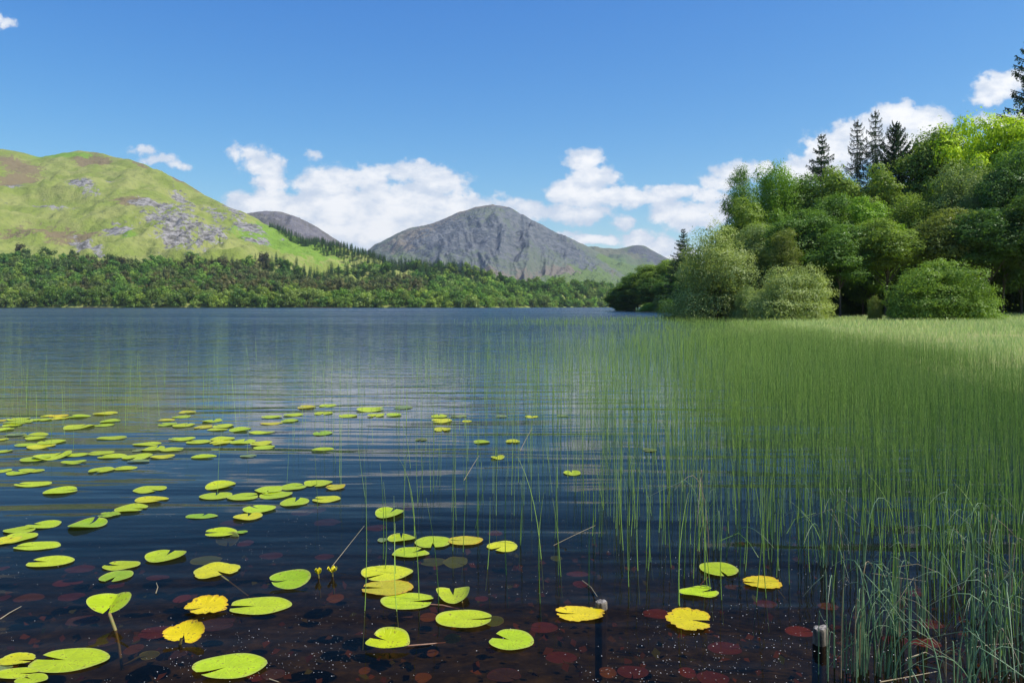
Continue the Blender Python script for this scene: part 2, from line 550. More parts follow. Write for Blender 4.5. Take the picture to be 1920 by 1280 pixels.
def paint_left(P, T, Y):
    rock = mx(blob(P, Y, 330, 425, 75, 30, 20), blob(P, Y, 340, 455, 50, 28, 40), blob(P, Y, 390, 440, 40, 26), blob(P, Y, 405, 400, 30, 16, 40),
              blob(P, Y, 225, 425, 40, 14), blob(P, Y, 345, 365, 28, 7, 25), blob(P, Y, 90, 383, 42, 6), blob(P, Y, 150, 360, 45, 7, 8),
              blob(P, Y, 165, 450, 42, 10, 28), blob(P, Y, 460, 425, 40, 14, 25), blob(P, Y, 20, 357, 26, 6), blob(P, Y, 415, 462, 14, 8),
              blob(P, Y, 300, 395, 55, 14, 10), blob(P, Y, 195, 343, 22, 5), blob(P, Y, 485, 455, 30, 8), blob(P, Y, 530, 452, 10, 4), blob(P, Y, 440, 395, 26, 8, 35)) - 0.13
    tan = mx(blob(P, Y, 30, 310, 55, 20, 20), blob(P, Y, 175, 297, 36, 13, 0), blob(P, Y, 40, 345, 60, 12), blob(P, Y, 300, 322, 90, 8, 24), blob(P, Y, 100, 430, 130, 14) * .8,
             blob(P, Y, 715, 490, 50, 4, 4), blob(P, Y, 250, 385, 70, 10) * .7, blob(P, Y, 165, 295, 40, 10))
    green = mx(blob(P, Y, 540, 455, 120, 34, 12), blob(P, Y, 120, 290, 70, 5), blob(P, Y, 270, 305, 70, 7, 20) * .7, blob(P, Y, 430, 470, 70, 10) * .8, blob(P, Y, 240, 440, 20, 10) * .8)
    return {'rock': rock, 'tan': tan, 'green': green}


def relief_left(px, t, x, y):
    w = sstep(t, 0.12, 0.3) * (1 - 0.75 * sstep(t, 0.9, 1.0))
    py = np.interp(px, LEFT_R[:, 0], LEFT_R[:, 1])
    r = (fbm(x / 120, y / 120, 5, 4) - .5) * 62 + (ridged(x / 45, y / 60, 4, 9) - .6) * 20
    crag = np.exp(-(((px - 350) / 90) ** 2)) * np.exp(-(((t - .42) / .25) ** 2))
    r = r + crag * (ridged(x / 30, y / 38, 5, 12) - .55) * 42
    return r * w


LEFT_R = np.array([(-2600, 400, 2200), (-1600, 300, 2100), (-800, 262, 2000), (-300, 255, 1800), (0, 274, 1700), (40, 284, 1720), (72, 291, 1760), (110, 287, 1780), (150, 283, 1780),
                   (190, 286, 1750), (240, 297, 1700), (300, 318, 1650), (340, 341, 1600), (390, 365, 1550), (430, 385, 1500), (470, 403, 1450),
                   (500, 424, 1400), (560, 446, 1330), (640, 472, 1270), (700, 487, 1220), (780, 503, 1180), (850, 516, 1150), (950, 540, 1120), (1050, 556, 1200),
                   (1130, 563, 1300), (1250, 566, 1400), (1500, 568, 1400)], float)
g_left = lambda t: np.clip(t, 0, 1) ** 0.74
left_hill = Hill(LEFT_R, shore_d, lambda px: np.full_like(np.asarray(px, float), 576.6), g_left, relief_left, paint_left, back=1.5)
left_hill.build('green_hill', hill_mat('hill_grass', ((0.215, 0.262, 0.055), (0.29, 0.305, 0.095), (0.155, 0.18, 0.060)), ((0.11, 0.105, 0.09), (0.33, 0.31, 0.295)),
                ((0.14, 0.27, 0.035), (0.22, 0.31, 0.05)), ((0.17, 0.125, 0.075), (0.24, 0.20, 0.10)), bump=3.0, s=0.016), -2500, 1500, 900, 200)

MR = [(560, 540, 4300), (640, 500, 4300), (700, 462, 4200), (746, 438, 4100), (777, 425, 4050), (814, 420, 4000), (839, 408, 3950), (862, 398, 3900), (890, 391, 3900), (918, 387, 3900), (938, 386, 3900),
      (960, 391, 3900), (976, 399, 3900), (1009, 419, 3900), (1042, 437, 3950), (1085, 457, 3980), (1121, 472, 4000), (1150, 487, 4000), (1200, 508, 4050), (1260, 528, 4100), (1400, 552, 4200), (1600, 568, 4300)]


def relief_m(px, t, x, y):
    w = sstep(t, 0.02, 0.2) * (1 - 0.75 * sstep(t, 0.88, 1.0))
    wp = (fbm(px / 60, t * 3, 3, 21) - .5) * 60
    # ribs and gullies fan out down the face from the right shoulder of the summit
    q = (px - 965) * (0.45 + 0.75 * t) ** -0.9 + wp
    rib = ridged(q / 50, t * 1.7 + 3, 6, 14, 0.5) - 0.55
    face = 1.3 - 0.6 * sstep(np.abs(px - 970), 60, 260)
    return w * (rib * 66 * face + (fbm(x / 90, y / 90, 4, 30) - .5) * 60)


def paint_m(P, T, Y):
    rock = mx(blob(P, Y, 900, 455, 130, 50), blob(P, Y, 1000, 430, 80, 45, 35), blob(P, Y, 1070, 480, 60, 20, 30) * .9, blob(P, Y, 860, 510, 100, 18) * .75)
    tan = mx(blob(P, Y, 800, 440, 90, 24, -22) * .95, blob(P, Y, 930, 391, 60, 7), blob(P, Y, 1050, 520, 130, 22) * .9, blob(P, Y, 900, 525, 120, 10), blob(P, Y, 840, 405, 60, 8, -20))
    green = mx(blob(P, Y, 1110, 515, 60, 16, 20) * .85, blob(P, Y, 1100, 535, 110, 18), blob(P, Y, 1160, 500, 50, 14, 25), blob(P, Y, 960, 396, 40, 4) * .8, blob(P, Y, 760, 480, 60, 14) * .55, blob(P, Y, 1000, 540, 60, 8) * .6)
    return {'rock': rock, 'tan': tan, 'green': green}


mount = Hill(MR, lambda px: np.full_like(np.asarray(px, float), 2600.), lambda px: np.full_like(np.asarray(px, float), 572.), lambda t: np.clip(t, 0, 1) ** 0.8, relief_m, paint_m)
mount.build('mountain', hill_mat('mountain_rock', ((0.13, 0.155, 0.115), (0.165, 0.185, 0.13), (0.20, 0.19, 0.155)), ((0.085, 0.100, 0.108), (0.175, 0.180, 0.180)),
            ((0.11, 0.17, 0.05), (0.16, 0.21, 0.07)), ((0.17, 0.155, 0.11), (0.235, 0.195, 0.16)), bump=14.0, s=0.0045), 560, 1600, 620, 240)

RR = [(900, 520, 5200), (1000, 490, 5200), (1060, 470, 5200), (1100, 460, 5200), (1130, 465, 5200), (1160, 465, 5200), (1190, 457, 5100), (1215, 463, 5100), (1250, 485, 5100), (1300, 500, 5100),
      (1400, 505, 5100), (1600, 520, 5100), (1900, 540, 5100)]


def flat_relief(a, k, seed):
    def f(px, t, x, y):
        return sstep(t, 0.05, 0.3) * (1 - 0.8 * sstep(t, 0.9, 1)) * ((fbm(x / k, y / k, 5, seed) - .5) * a + (ridged(x / k * 1.4, y / k * 1.4, 4, seed + 3) - .6) * a * .6)
    return f


rh = Hill(RR, lambda px: np.full_like(np.asarray(px, float), 4200.), lambda px: np.full_like(np.asarray(px, float), 573.), lambda t: np.clip(t, 0, 1) ** 0.8, flat_relief(170, 300, 40),
          lambda P, T, Y: {'rock': mx(blob(P, Y, 1225, 478, 40, 14, 30), blob(P, Y, 1190, 465, 20, 5)) * .9, 'tan': blob(P, Y, 1150, 475, 90, 12), 'green': mx(blob(P, Y, 1190, 515, 110, 26), blob(P, Y, 1130, 520, 60, 20))})
rh.build('distant_hill', hill_mat('distant_hill', ((0.115, 0.15, 0.075), (0.15, 0.175, 0.085), (0.12, 0.13, 0.09)), ((0.085, 0.09, 0.09), (0.12, 0.12, 0.12)),
         ((0.10, 0.17, 0.055), (0.15, 0.20, 0.07)), ((0.14, 0.155, 0.085), (0.17, 0.16, 0.10)), bump=12.0, s=0.004), 900, 1900, 260, 90)
BR = [(300, 470, 3200), (400, 420, 3200), (450, 402, 3100), (480, 397, 3000), (510, 396, 3000), (540, 402, 3000), (570, 414, 3000), (600, 430, 3000), (630, 449, 3050), (660, 470, 3100), (720, 505, 3200), (800, 545, 3300)]
bf = Hill(BR, lambda px: np.full_like(np.asarray(px, float), 2300.), lambda px: np.full_like(np.asarray(px, float), 572.), lambda t: np.clip(t, 0, 1) ** 0.8, flat_relief(80, 160, 50),
          lambda P, T, Y: {'rock': blob(P, Y, 560, 430, 90, 14, 25) * .8, 'tan': blob(P, Y, 500, 405, 60, 10), 'green': 0 * P})
bf.build('grey_fell', hill_mat('grey_fell', ((0.13, 0.12, 0.11), (0.16, 0.145, 0.13), (0.11, 0.12, 0.08)), ((0.14, 0.13, 0.14), (0.20, 0.185, 0.185)),
         ((0.11, 0.16, 0.05), (0.14, 0.18, 0.06)), ((0.15, 0.145, 0.11), (0.19, 0.17, 0.15)), bump=8.0, s=0.007), 300, 800, 200, 80)


# ------------------------------------------------------------------ trees
M_LEAF = foliage('broad_leaves', 0.42, 0.30, 0.16, 0.015)
M_NEEDLE = foliage('needles', 0.12, 0.40, 0.05, 0.02)
M_BARK = simple('bark', (0.055, 0.042, 0.032), (0.16, 0.14, 0.12), 14, 0.9, 0.02, stretch=(1, 1, .2))


def rhombs(C, N_, size, aspect, rng):
    """leaf-shaped rhombic faces around centres C with rough normals N_"""
    n = len(C)
    N_ = N_ / np.maximum(np.linalg.norm(N_, axis=1, keepdims=True), 1e-6)
    r = rng.normal(size=(n, 3))
    A = np.cross(N_, r); A /= np.maximum(np.linalg.norm(A, axis=1, keepdims=True), 1e-6)
    B = np.cross(N_, A)
    s = (size * (0.6 + 0.8 * rng.random(n)))[:, None]
    a, b = A * s, B * s * aspect
    fold = N_ * s * 0.25
    V = np.stack([C - a, C - b + fold, C + a, C + b + fold], 1).reshape(-1, 3)
    Q = np.arange(4 * n).reshape(-1, 4)
    return V, Q


def tube(pts, rad, sides=6):
    pts = np.array(pts, float)
    n = len(pts)
    tg = np.gradient(pts, axis=0)
    tg /= np.maximum(np.linalg.norm(tg, axis=1, keepdims=True), 1e-9)
    ref = np.array([0.31, 0.95, 0.05])
    a = np.cross(tg, ref); a /= np.maximum(np.linalg.norm(a, axis=1, keepdims=True), 1e-9)
    b = np.cross(tg, a)
    th = np.arange(sides) * 2 * PI / sides
    V = pts[:, None] + (a[:, None] * np.cos(th)[None, :, None] + b[:, None] * np.sin(th)[None, :, None]) * np.array(rad)[:, None, None]
    i = np.arange(n - 1)[:, None] * sides
    j = np.arange(sides)[None]
    jn = (j + 1) % sides
    Q = np.stack([i + j, i + jn, i + sides + jn, i + sides + j], -1).reshape(-1, 4)
    return V.reshape(-1, 3), Q


class Acc:
    def __init__(s): s.V, s.Q, s.A, s.n = [], [], [], 0
    def add(s, V, Q, v=0.5):
        s.V.append(V); s.Q.append(Q + s.n); s.n += len(V)
        s.A.append(np.broadcast_to(np.asarray(v, float), (len(V),)))
    def mesh(s, name, mat):
        return npmesh(name, np.vstack(s.V), np.vstack(s.Q), mat, {'v': np.concatenate(s.A)})


def broad_meshes(seed, nblob, nleaf, size, shape='round', low=0.12, droop=0.0, sides=6, loose=1.0, asp=1.0):
    """a tree of height 1 and crown half-width 0.5: (trunk mesh, crown mesh)"""
    rng = np.random.default_rng(seed)
    cz, rz = (1 + low) / 2, (1 - low) / 2
    cen, rad = [], []
    for k in range(nblob):
        for _ in range(40):
            v = rng.normal(size=3); v /= np.linalg.norm(v)
            r = (0.30 + (0.55 if shape == 'dome' else 0.68) * rng.random() ** 0.65)
            r *= 1 + (0.12 if shape == 'dome' else 0.20) * math.sin(3 * math.atan2(v[1], v[0]) + seed) * math.cos(2.5 * v[2] + seed)
            if shape == 'dome':
                z = low + (1 - low) * abs(v[2]) * r * 0.98 + 0.02
                w = 0.5 * r
            elif shape == 'column':
                z = cz + rz * v[2] * r; w = 0.5 * r * (0.75 + 0.25 * math.sin(3 * z + seed))
            elif shape == 'birch':
                z = cz + rz * v[2] * r; w = 0.5 * r * (1.05 - 0.5 * (z - low) / (1 - low))
            else:
                z = cz + rz * v[2] * r * 0.95; w = 0.5 * r * (1.08 - 0.30 * (z - low) / (1 - low))
            c = np.array([v[0] * w, v[1] * w, z])
            br = 0.095 + 0.085 * rng.random()
            if all(np.linalg.norm((c - q)) > 0.55 * min(br, q2) for q, q2 in zip(cen, rad)): break
        cen.append(c); rad.append(br)
    cen, rad = np.array(cen), np.array(rad)
    # leaves in layered sprays on every clump
    per = rng.multinomial(nleaf, rad ** 2 / (rad ** 2).sum())
    C, NN, Vv = [], [], []
    for c, r, m in zip(cen, rad, per):
        d = rng.normal(size=(m, 3)); d /= np.linalg.norm(d, axis=1, keepdims=True)
        # uneven lobes on the clump
        lob = 1 + 0.30 * np.sin(d[:, 0] * 5 + c[0] * 40) * np.cos(d[:, 1] * 5 + c[1] * 40) + 0.2 * np.sin(d[:, 2] * 7 + c[2] * 30)
        rr = r * lob * (0.68 + 0.36 * rng.random(m) ** 0.6) * (1 + 0.35 * (rng.random(m) < .08)) * loose
        p = c + d * rr[:, None] * np.array([1, 1, 0.85 * asp])
        if droop: p[:, 2] -= droop * rng.random(m) ** 2 * (rr / r)
        C.append(p)
        NN.append(d * 1.2 + np.array([0, 0, 0.35]) + rng.normal(size=(m, 3)) * 0.42)
        Vv.append(np.clip(0.5 + (rng.random() - .5) * 0.5 + (rng.random(m) - .5) * 0.6, 0, 1))
    C, NN, Vv = np.vstack(C), np.vstack(NN), np.concatenate(Vv)
    C[:, 2] = np.maximum(C[:, 2], 0.01 + 0.03 * rng.random(len(C)))
    kx, kz = 0.5 / np.percentile(np.abs(C[:, :2]), 99.0), 1.0 / np.percentile(C[:, 2], 99.6)
    C = C * np.array([kx, kx, kz]); cen = cen * np.array([kx, kx, kz])
    V, Q = rhombs(C, NN, size, 0.62, rng)
    CC = np.repeat(C, 4, 0)
    V = CC + (V - CC) * np.array([1, 1, asp])
    crown = npmesh('crown', V, Q, M_LEAF, {'v': np.repeat(Vv, 4)})
    acc = Acc()
    lean = rng.normal(size=2) * 0.03
    tp = [(0, 0, -0.03), (lean[0] * .3, lean[1] * .3, .12), (lean[0], lean[1], .35), (lean[0] * 1.5, lean[1] * 1.2, .62), (lean[0], lean[1], .86)]
    acc.add(*tube(tp, [.020, .016, .013, .008, .003], sides))
    for c in cen[:: max(1, nblob // 16)]:
        t = min(0.75, max(0.10, c[2] * 0.55))
        b0 = np.array([np.interp(t, [p[2] for p in tp], [p[0] for p in tp]), np.interp(t, [p[2] for p in tp], [p[1] for p in tp]), t])
        mid = (b0 + c) / 2 + np.array([0, 0, 0.03]) + rng.normal(size=3) * 0.012
        acc.add(*tube([b0, mid, c], [.007, .005, .002], max(4, sides - 2)))
    trunk = acc.mesh('trunk', M_BARK)
    return trunk, crown


def conifer_meshes(seed, whorls, per, nneed, size, bare=0.25, sparse=0.0, slim=1.0, nd_aspect=0.35, lift=0.0):
    rng = np.random.default_rng(seed)
    tr = Acc(); C, NN, Vv = [], [], []
    tr.add(*tube([(0, 0, -.02), (.004, 0, .3), (0, .004, .7), (0, 0, 1.0)], [.014, .011, .006, .0015], 6))
    for w in range(whorls):
        z = bare + (1 - bare) * (w + rng.random() * .4) / whorls
        L = 0.5 * slim * (1 - (z - bare) / (1 - bare)) ** 0.75 * (0.35 + 0.65 * min(1, (z - bare) / (1 - bare) * 4 + .3)) + 0.012
        n = max(3, per - int(2 * (z > .85)))
        a0 = rng.random() * 6.28
        for k in range(n):
            if rng.random() < sparse: continue
            a = a0 + k * 2 * PI / n + rng.normal() * .2
            l = L * (0.65 + 0.5 * rng.random())
            up = 0.25 * (z - 0.3) + lift
            e = np.array([math.cos(a) * l, math.sin(a) * l, z + l * (up - 0.10) + 0.01])
            m_ = np.array([math.cos(a) * l * .55, math.sin(a) * l * .55, z + l * .55 * up - l * 0.10])
            b = np.array([0, 0, z])
            tr.add(*tube([b, m_, e], [.0035, .0025, .001], 4))
            m = max(6, int(nneed * (l / 0.4)))
            t = rng.random(m) ** 0.8
            p = np.where((t < .55)[:, None], b + (m_ - b) * (t / .55)[:, None], m_ + (e - m_) * ((t - .55) / .45)[:, None])
            side = np.array([-math.sin(a), math.cos(a), 0])
            wd = l * 0.26 * (1 - t * .75)
            p = p + side * ((rng.random(m) - .5) * 2 * wd)[:, None] + np.stack([0 * t, 0 * t, -np.abs(rng.normal(size=m)) * .010 - wd * .1], 1)
            C.append(p); NN.append(np.tile([0, 0, 1.0], (m, 1)) + rng.normal(size=(m, 3)) * .45)
            Vv.append(np.full(m, rng.random()) * .5 + rng.random(m) * .5)
    C, NN, Vv = np.vstack(C), np.vstack(NN), np.concatenate(Vv)
    V, Q = rhombs(C, NN, size, nd_aspect, rng)
    return tr.mesh('trunk', M_BARK), npmesh('crown', V, Q, M_NEEDLE, {'v': np.repeat(Vv, 4)})


def merge_mesh(name, a, b):
    """trunk and crown as one mesh, for trees too far away to show their parts"""
    def arr(m):
        V = np.empty(len(m.vertices) * 3, np.float32); m.vertices.foreach_get('co', V)
        L = np.empty(len(m.loops), np.int32); m.loops.foreach_get('vertex_index', L)
        at = np.empty(len(m.vertices), np.float32); m.attributes['v'].data.foreach_get('value', at)
        return V.reshape(-1, 3), L.reshape(-1, 4), at
    Va, Qa, Aa = arr(a); Vb, Qb, Ab = arr(b)
    return npmesh(name, np.vstack([Va, Vb]), np.vstack([Qa, Qb + len(Va)]), [a.materials[0], b.materials[0]],
                  {'v': np.concatenate([Aa, Ab])}, midx=np.r_[np.zeros(len(Qa)), np.ones(len(Qb))])


PROTO = {
    'round': [broad_meshes(11, 90, 60000, 0.0150, asp=.5), broad_meshes(12, 100, 62000, 0.0145, low=.08, asp=.5), broad_meshes(13, 80, 54000, 0.0150, low=.18, asp=.5)],
    'willow': [broad_meshes(14, 80, 80000, 0.0085, 'dome', low=0.0), broad_meshes(15, 110, 66000, 0.0130, 'column', low=0.02, asp=.45)],
    'bush': [broad_meshes(16, 80, 72000, 0.0090, 'dome', low=0.0, loose=1.1, asp=1.45), broad_meshes(17, 60, 70000, 0.0098, 'dome', low=0.0, loose=1.05, asp=1.45)],
    'tall': [broad_meshes(21, 80, 54000, 0.0145, low=.38, asp=.5), broad_meshes(22, 84, 58000, 0.0145, low=.45, asp=.5)],
    'birch': [broad_meshes(18, 100, 40000, 0.0125, 'birch', low=.25, droop=.03, asp=.42), broad_meshes(19, 120, 54000, 0.0120, 'birch', low=.15, droop=.03, asp=.45)],
    'fir': [conifer_meshes(31, 30, 7, 190, 0.0100, bare=.2, sparse=.10), conifer_meshes(32, 24, 6, 150, 0.0095, bare=.45, sparse=.22, slim=1.0),
            conifer_meshes(33, 34, 8, 230, 0.0100, bare=.15, sparse=.03, lift=.35)],
}
for k_ in PROTO:
    for t_, c_ in PROTO[k_]:
        t_.use_fake_user = c_.use_fake_user = False


def tree(name, kind, idx, px, top, w, d, col, label, cat='tree', group=None, base=None, rot=None, wy=None):
    """a tree with its top at photo row TOP, crown W pixels wide, standing D metres away"""
    x = (px - CX) / F * d
    gz = float(z_right(np.array([x]), np.array([float(d)]))[0]) if base is None else base
    gz = max(gz, -0.05)
    h = H + (HY - top) / F * d - gz
    wd = w / F * d
    root = empty(name, (x, d, gz))
    root.rotation_euler.z = rot if rot is not None else random.uniform(0, 6.28)
    root.scale = (wd, wd if wy is None else wd * wy, h)
    tag(root, label, cat, group)
    tm, cm = PROTO[kind][idx]
    link('trunk', tm, root)
    c = link('crown', cm, root)
    c.color = (col[0] * 2.15, col[1] * 2.25, col[2] * 1.5, 1)
    return root


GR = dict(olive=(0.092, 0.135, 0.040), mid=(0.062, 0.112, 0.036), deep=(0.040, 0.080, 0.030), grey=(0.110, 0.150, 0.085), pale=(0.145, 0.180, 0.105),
          lime=(0.20, 0.27, 0.020), fresh=(0.095, 0.165, 0.035), brown=(0.092, 0.115, 0.042), leaf=(0.085, 0.135, 0.040), fir=(0.022, 0.042, 0.026), dark=(0.035, 0.065, 0.022))  # dark puts the shade of the wood into the leaf colour
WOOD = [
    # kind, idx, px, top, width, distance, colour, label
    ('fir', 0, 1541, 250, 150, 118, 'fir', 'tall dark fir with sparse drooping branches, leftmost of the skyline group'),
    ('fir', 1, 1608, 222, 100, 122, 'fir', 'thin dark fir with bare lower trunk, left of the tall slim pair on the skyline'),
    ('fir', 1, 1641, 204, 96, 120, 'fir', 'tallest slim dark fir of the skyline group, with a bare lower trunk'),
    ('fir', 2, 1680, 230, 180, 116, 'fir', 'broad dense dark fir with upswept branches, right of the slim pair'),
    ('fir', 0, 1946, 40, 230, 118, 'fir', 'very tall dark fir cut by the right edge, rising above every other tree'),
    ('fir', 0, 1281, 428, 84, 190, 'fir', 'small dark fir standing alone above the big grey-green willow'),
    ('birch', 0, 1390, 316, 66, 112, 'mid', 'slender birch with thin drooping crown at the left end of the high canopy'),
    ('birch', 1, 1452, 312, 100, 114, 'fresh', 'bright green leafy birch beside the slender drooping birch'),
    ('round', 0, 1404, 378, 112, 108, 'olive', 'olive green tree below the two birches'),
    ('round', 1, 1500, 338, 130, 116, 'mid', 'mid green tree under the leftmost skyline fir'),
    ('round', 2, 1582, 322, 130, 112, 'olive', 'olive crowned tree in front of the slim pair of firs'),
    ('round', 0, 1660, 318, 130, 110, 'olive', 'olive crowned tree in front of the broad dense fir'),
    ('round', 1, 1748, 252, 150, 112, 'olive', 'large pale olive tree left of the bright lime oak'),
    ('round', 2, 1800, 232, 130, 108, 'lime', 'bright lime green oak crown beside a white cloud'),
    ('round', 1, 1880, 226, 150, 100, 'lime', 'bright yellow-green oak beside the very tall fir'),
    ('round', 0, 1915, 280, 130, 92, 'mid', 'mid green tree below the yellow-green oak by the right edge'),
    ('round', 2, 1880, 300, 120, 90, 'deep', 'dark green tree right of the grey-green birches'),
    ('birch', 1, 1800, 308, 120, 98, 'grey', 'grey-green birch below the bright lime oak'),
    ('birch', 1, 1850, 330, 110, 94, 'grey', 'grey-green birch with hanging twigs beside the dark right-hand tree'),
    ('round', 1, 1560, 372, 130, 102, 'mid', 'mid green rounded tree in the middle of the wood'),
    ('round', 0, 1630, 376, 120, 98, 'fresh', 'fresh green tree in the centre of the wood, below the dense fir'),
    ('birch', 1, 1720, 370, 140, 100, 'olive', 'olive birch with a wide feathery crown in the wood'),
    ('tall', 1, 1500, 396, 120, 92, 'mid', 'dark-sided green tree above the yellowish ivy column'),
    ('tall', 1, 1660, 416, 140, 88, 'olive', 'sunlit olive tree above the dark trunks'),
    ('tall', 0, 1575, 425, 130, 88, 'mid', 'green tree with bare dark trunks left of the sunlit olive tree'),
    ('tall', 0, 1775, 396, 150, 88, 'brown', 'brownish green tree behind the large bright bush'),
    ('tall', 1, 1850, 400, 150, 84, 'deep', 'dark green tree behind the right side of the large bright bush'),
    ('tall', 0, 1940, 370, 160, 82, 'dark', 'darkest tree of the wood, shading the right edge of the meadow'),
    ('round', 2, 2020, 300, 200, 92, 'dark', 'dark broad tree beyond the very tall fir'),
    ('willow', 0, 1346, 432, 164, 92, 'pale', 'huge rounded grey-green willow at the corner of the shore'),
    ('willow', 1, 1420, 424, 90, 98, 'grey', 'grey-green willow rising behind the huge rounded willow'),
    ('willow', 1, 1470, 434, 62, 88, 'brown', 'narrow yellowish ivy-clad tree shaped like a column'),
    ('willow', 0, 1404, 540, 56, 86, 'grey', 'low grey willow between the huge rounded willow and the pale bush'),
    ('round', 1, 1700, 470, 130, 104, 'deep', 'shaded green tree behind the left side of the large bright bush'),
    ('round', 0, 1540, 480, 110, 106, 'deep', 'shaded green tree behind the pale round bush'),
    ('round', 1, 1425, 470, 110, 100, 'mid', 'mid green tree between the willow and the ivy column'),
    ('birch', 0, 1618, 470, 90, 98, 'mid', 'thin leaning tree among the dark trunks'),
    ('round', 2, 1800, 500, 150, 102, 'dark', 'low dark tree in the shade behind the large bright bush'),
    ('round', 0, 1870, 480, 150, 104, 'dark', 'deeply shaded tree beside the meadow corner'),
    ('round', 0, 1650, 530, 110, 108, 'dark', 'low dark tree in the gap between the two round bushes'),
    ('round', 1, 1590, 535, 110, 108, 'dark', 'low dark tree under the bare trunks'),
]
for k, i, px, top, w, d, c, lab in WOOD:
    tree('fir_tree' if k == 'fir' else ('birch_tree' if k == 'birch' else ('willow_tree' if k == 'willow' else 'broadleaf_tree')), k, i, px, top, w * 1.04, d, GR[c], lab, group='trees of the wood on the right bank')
BUSHES = [
    ('bush', 0, 1484, 503, 146, 76, 'pale', 'round pale green sallow bush at the edge of the meadow'),
    ('bush', 1, 1757, 492, 164, 66, 'leaf', 'large bright green bush standing in the meadow by the wood'),
    ('bush', 1, 1826, 550, 56, 68, 'fresh', 'small green bush against the right side of the large bright bush'),
    ('bush', 0, 1688, 556, 44, 70, 'mid', 'dull green bush against the left side of the large bright bush'),
    ('bush', 1, 1640, 556, 24, 68, 'brown', 'tiny brownish sapling between the two round bushes'),
]
for k, i, px, top, w, d, c, lab in BUSHES:
    tree('round_bush', k, i, px, top, w * 1.08, d, GR[c], lab, 'bush', 'bushes at the edge of the meadow')
for px, top, w, d, lab in [(1885, 520, 130, 101, 'added dark bush under the trees left of the right edge'), (1945, 505, 140, 100, 'added dark bush under the trees at the right edge'), (2010, 500, 150, 100, 'added dark bush beyond the right edge of the meadow'),
                           (1610, 545, 120, 104, 'added dark undergrowth bush behind the dark trunks'), (1560, 548, 90, 101, 'added dark undergrowth bush right behind the pale round bush'), (1700, 545, 110, 103, 'added dark undergrowth bush behind the sapling'),
                           (1840, 540, 110, 103, 'added dark undergrowth bush right behind the large bright bush')]:
    tree('added_dark_bush', 'bush', 0, px, top, w, d, GR['dark'], lab, 'bush', 'added dark undergrowth of the wood')  # added bushes; dark leaves stand in for shade where bright ground showed through
# wooded point that runs out into the lake
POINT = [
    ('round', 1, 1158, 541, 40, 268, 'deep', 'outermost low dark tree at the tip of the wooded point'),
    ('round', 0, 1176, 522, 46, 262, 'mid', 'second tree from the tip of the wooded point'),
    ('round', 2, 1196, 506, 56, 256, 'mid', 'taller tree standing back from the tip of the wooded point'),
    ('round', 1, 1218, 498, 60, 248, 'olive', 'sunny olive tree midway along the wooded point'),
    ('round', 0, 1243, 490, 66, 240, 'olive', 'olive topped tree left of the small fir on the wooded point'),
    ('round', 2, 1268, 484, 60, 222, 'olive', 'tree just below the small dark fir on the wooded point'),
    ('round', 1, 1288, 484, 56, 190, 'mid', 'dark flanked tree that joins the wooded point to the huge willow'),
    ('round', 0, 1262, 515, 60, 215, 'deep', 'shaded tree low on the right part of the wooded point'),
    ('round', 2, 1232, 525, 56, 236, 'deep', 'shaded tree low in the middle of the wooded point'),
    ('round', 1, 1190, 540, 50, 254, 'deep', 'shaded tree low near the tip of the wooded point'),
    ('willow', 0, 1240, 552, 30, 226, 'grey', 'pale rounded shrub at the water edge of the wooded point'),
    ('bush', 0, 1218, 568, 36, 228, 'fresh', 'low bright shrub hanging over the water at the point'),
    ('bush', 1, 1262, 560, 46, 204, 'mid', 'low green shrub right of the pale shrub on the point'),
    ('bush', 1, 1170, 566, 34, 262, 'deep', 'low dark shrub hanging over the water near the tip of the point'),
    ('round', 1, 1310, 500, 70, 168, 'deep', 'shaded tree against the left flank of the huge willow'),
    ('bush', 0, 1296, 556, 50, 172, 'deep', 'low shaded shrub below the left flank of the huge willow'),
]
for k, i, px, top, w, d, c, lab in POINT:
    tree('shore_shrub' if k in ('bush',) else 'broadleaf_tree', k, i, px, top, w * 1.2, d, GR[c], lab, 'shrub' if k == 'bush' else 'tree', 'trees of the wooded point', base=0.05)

# ------------------------------------------------------------------ far shore forest
FAR = {
    'broad': [merge_mesh('far_broadleaf', *broad_meshes(40 + i, 22, 1500, 0.045, ('round', 'dome', 'round', 'dome')[i], low=.03, sides=4)) for i in range(4)],
    'pine': [merge_mesh('far_pine', *broad_meshes(50 + i, 14, 900, 0.05, 'round', low=.30, sides=4)) for i in range(3)],
    'spruce': [merge_mesh('far_spruce', *conifer_meshes(60 + i, 13, 6, 22, 0.035, bare=.06, nd_aspect=.6)) for i in range(3)],
}
FCOL = {
    'broad': [(0.085, 0.150, 0.035), (0.115, 0.18, 0.045), (0.135, 0.18, 0.065), (0.065, 0.125, 0.035), (0.15, 0.20, 0.05)],
    'pine': [(0.092, 0.098, 0.052), (0.082, 0.098, 0.046), (0.072, 0.105, 0.042), (0.108, 0.104, 0.056)],
    'spruce': [(0.035, 0.070, 0.035), (0.045, 0.085, 0.038), (0.055, 0.105, 0.045)],
}
FLAB = {
    'broad': ('far_broadleaf', 'tree'), 'pine': ('far_pine', 'pine tree'), 'spruce': ('far_spruce', 'spruce tree'),
}
FOREST_TOP = lambda px: np.interp(px, [-700, 0, 100, 250, 400, 520, 650, 760, 850, 950, 1050, 1130, 1180], [500, 494, 496, 505, 508, 503, 505, 508, 516, 538, 556, 562, 566])


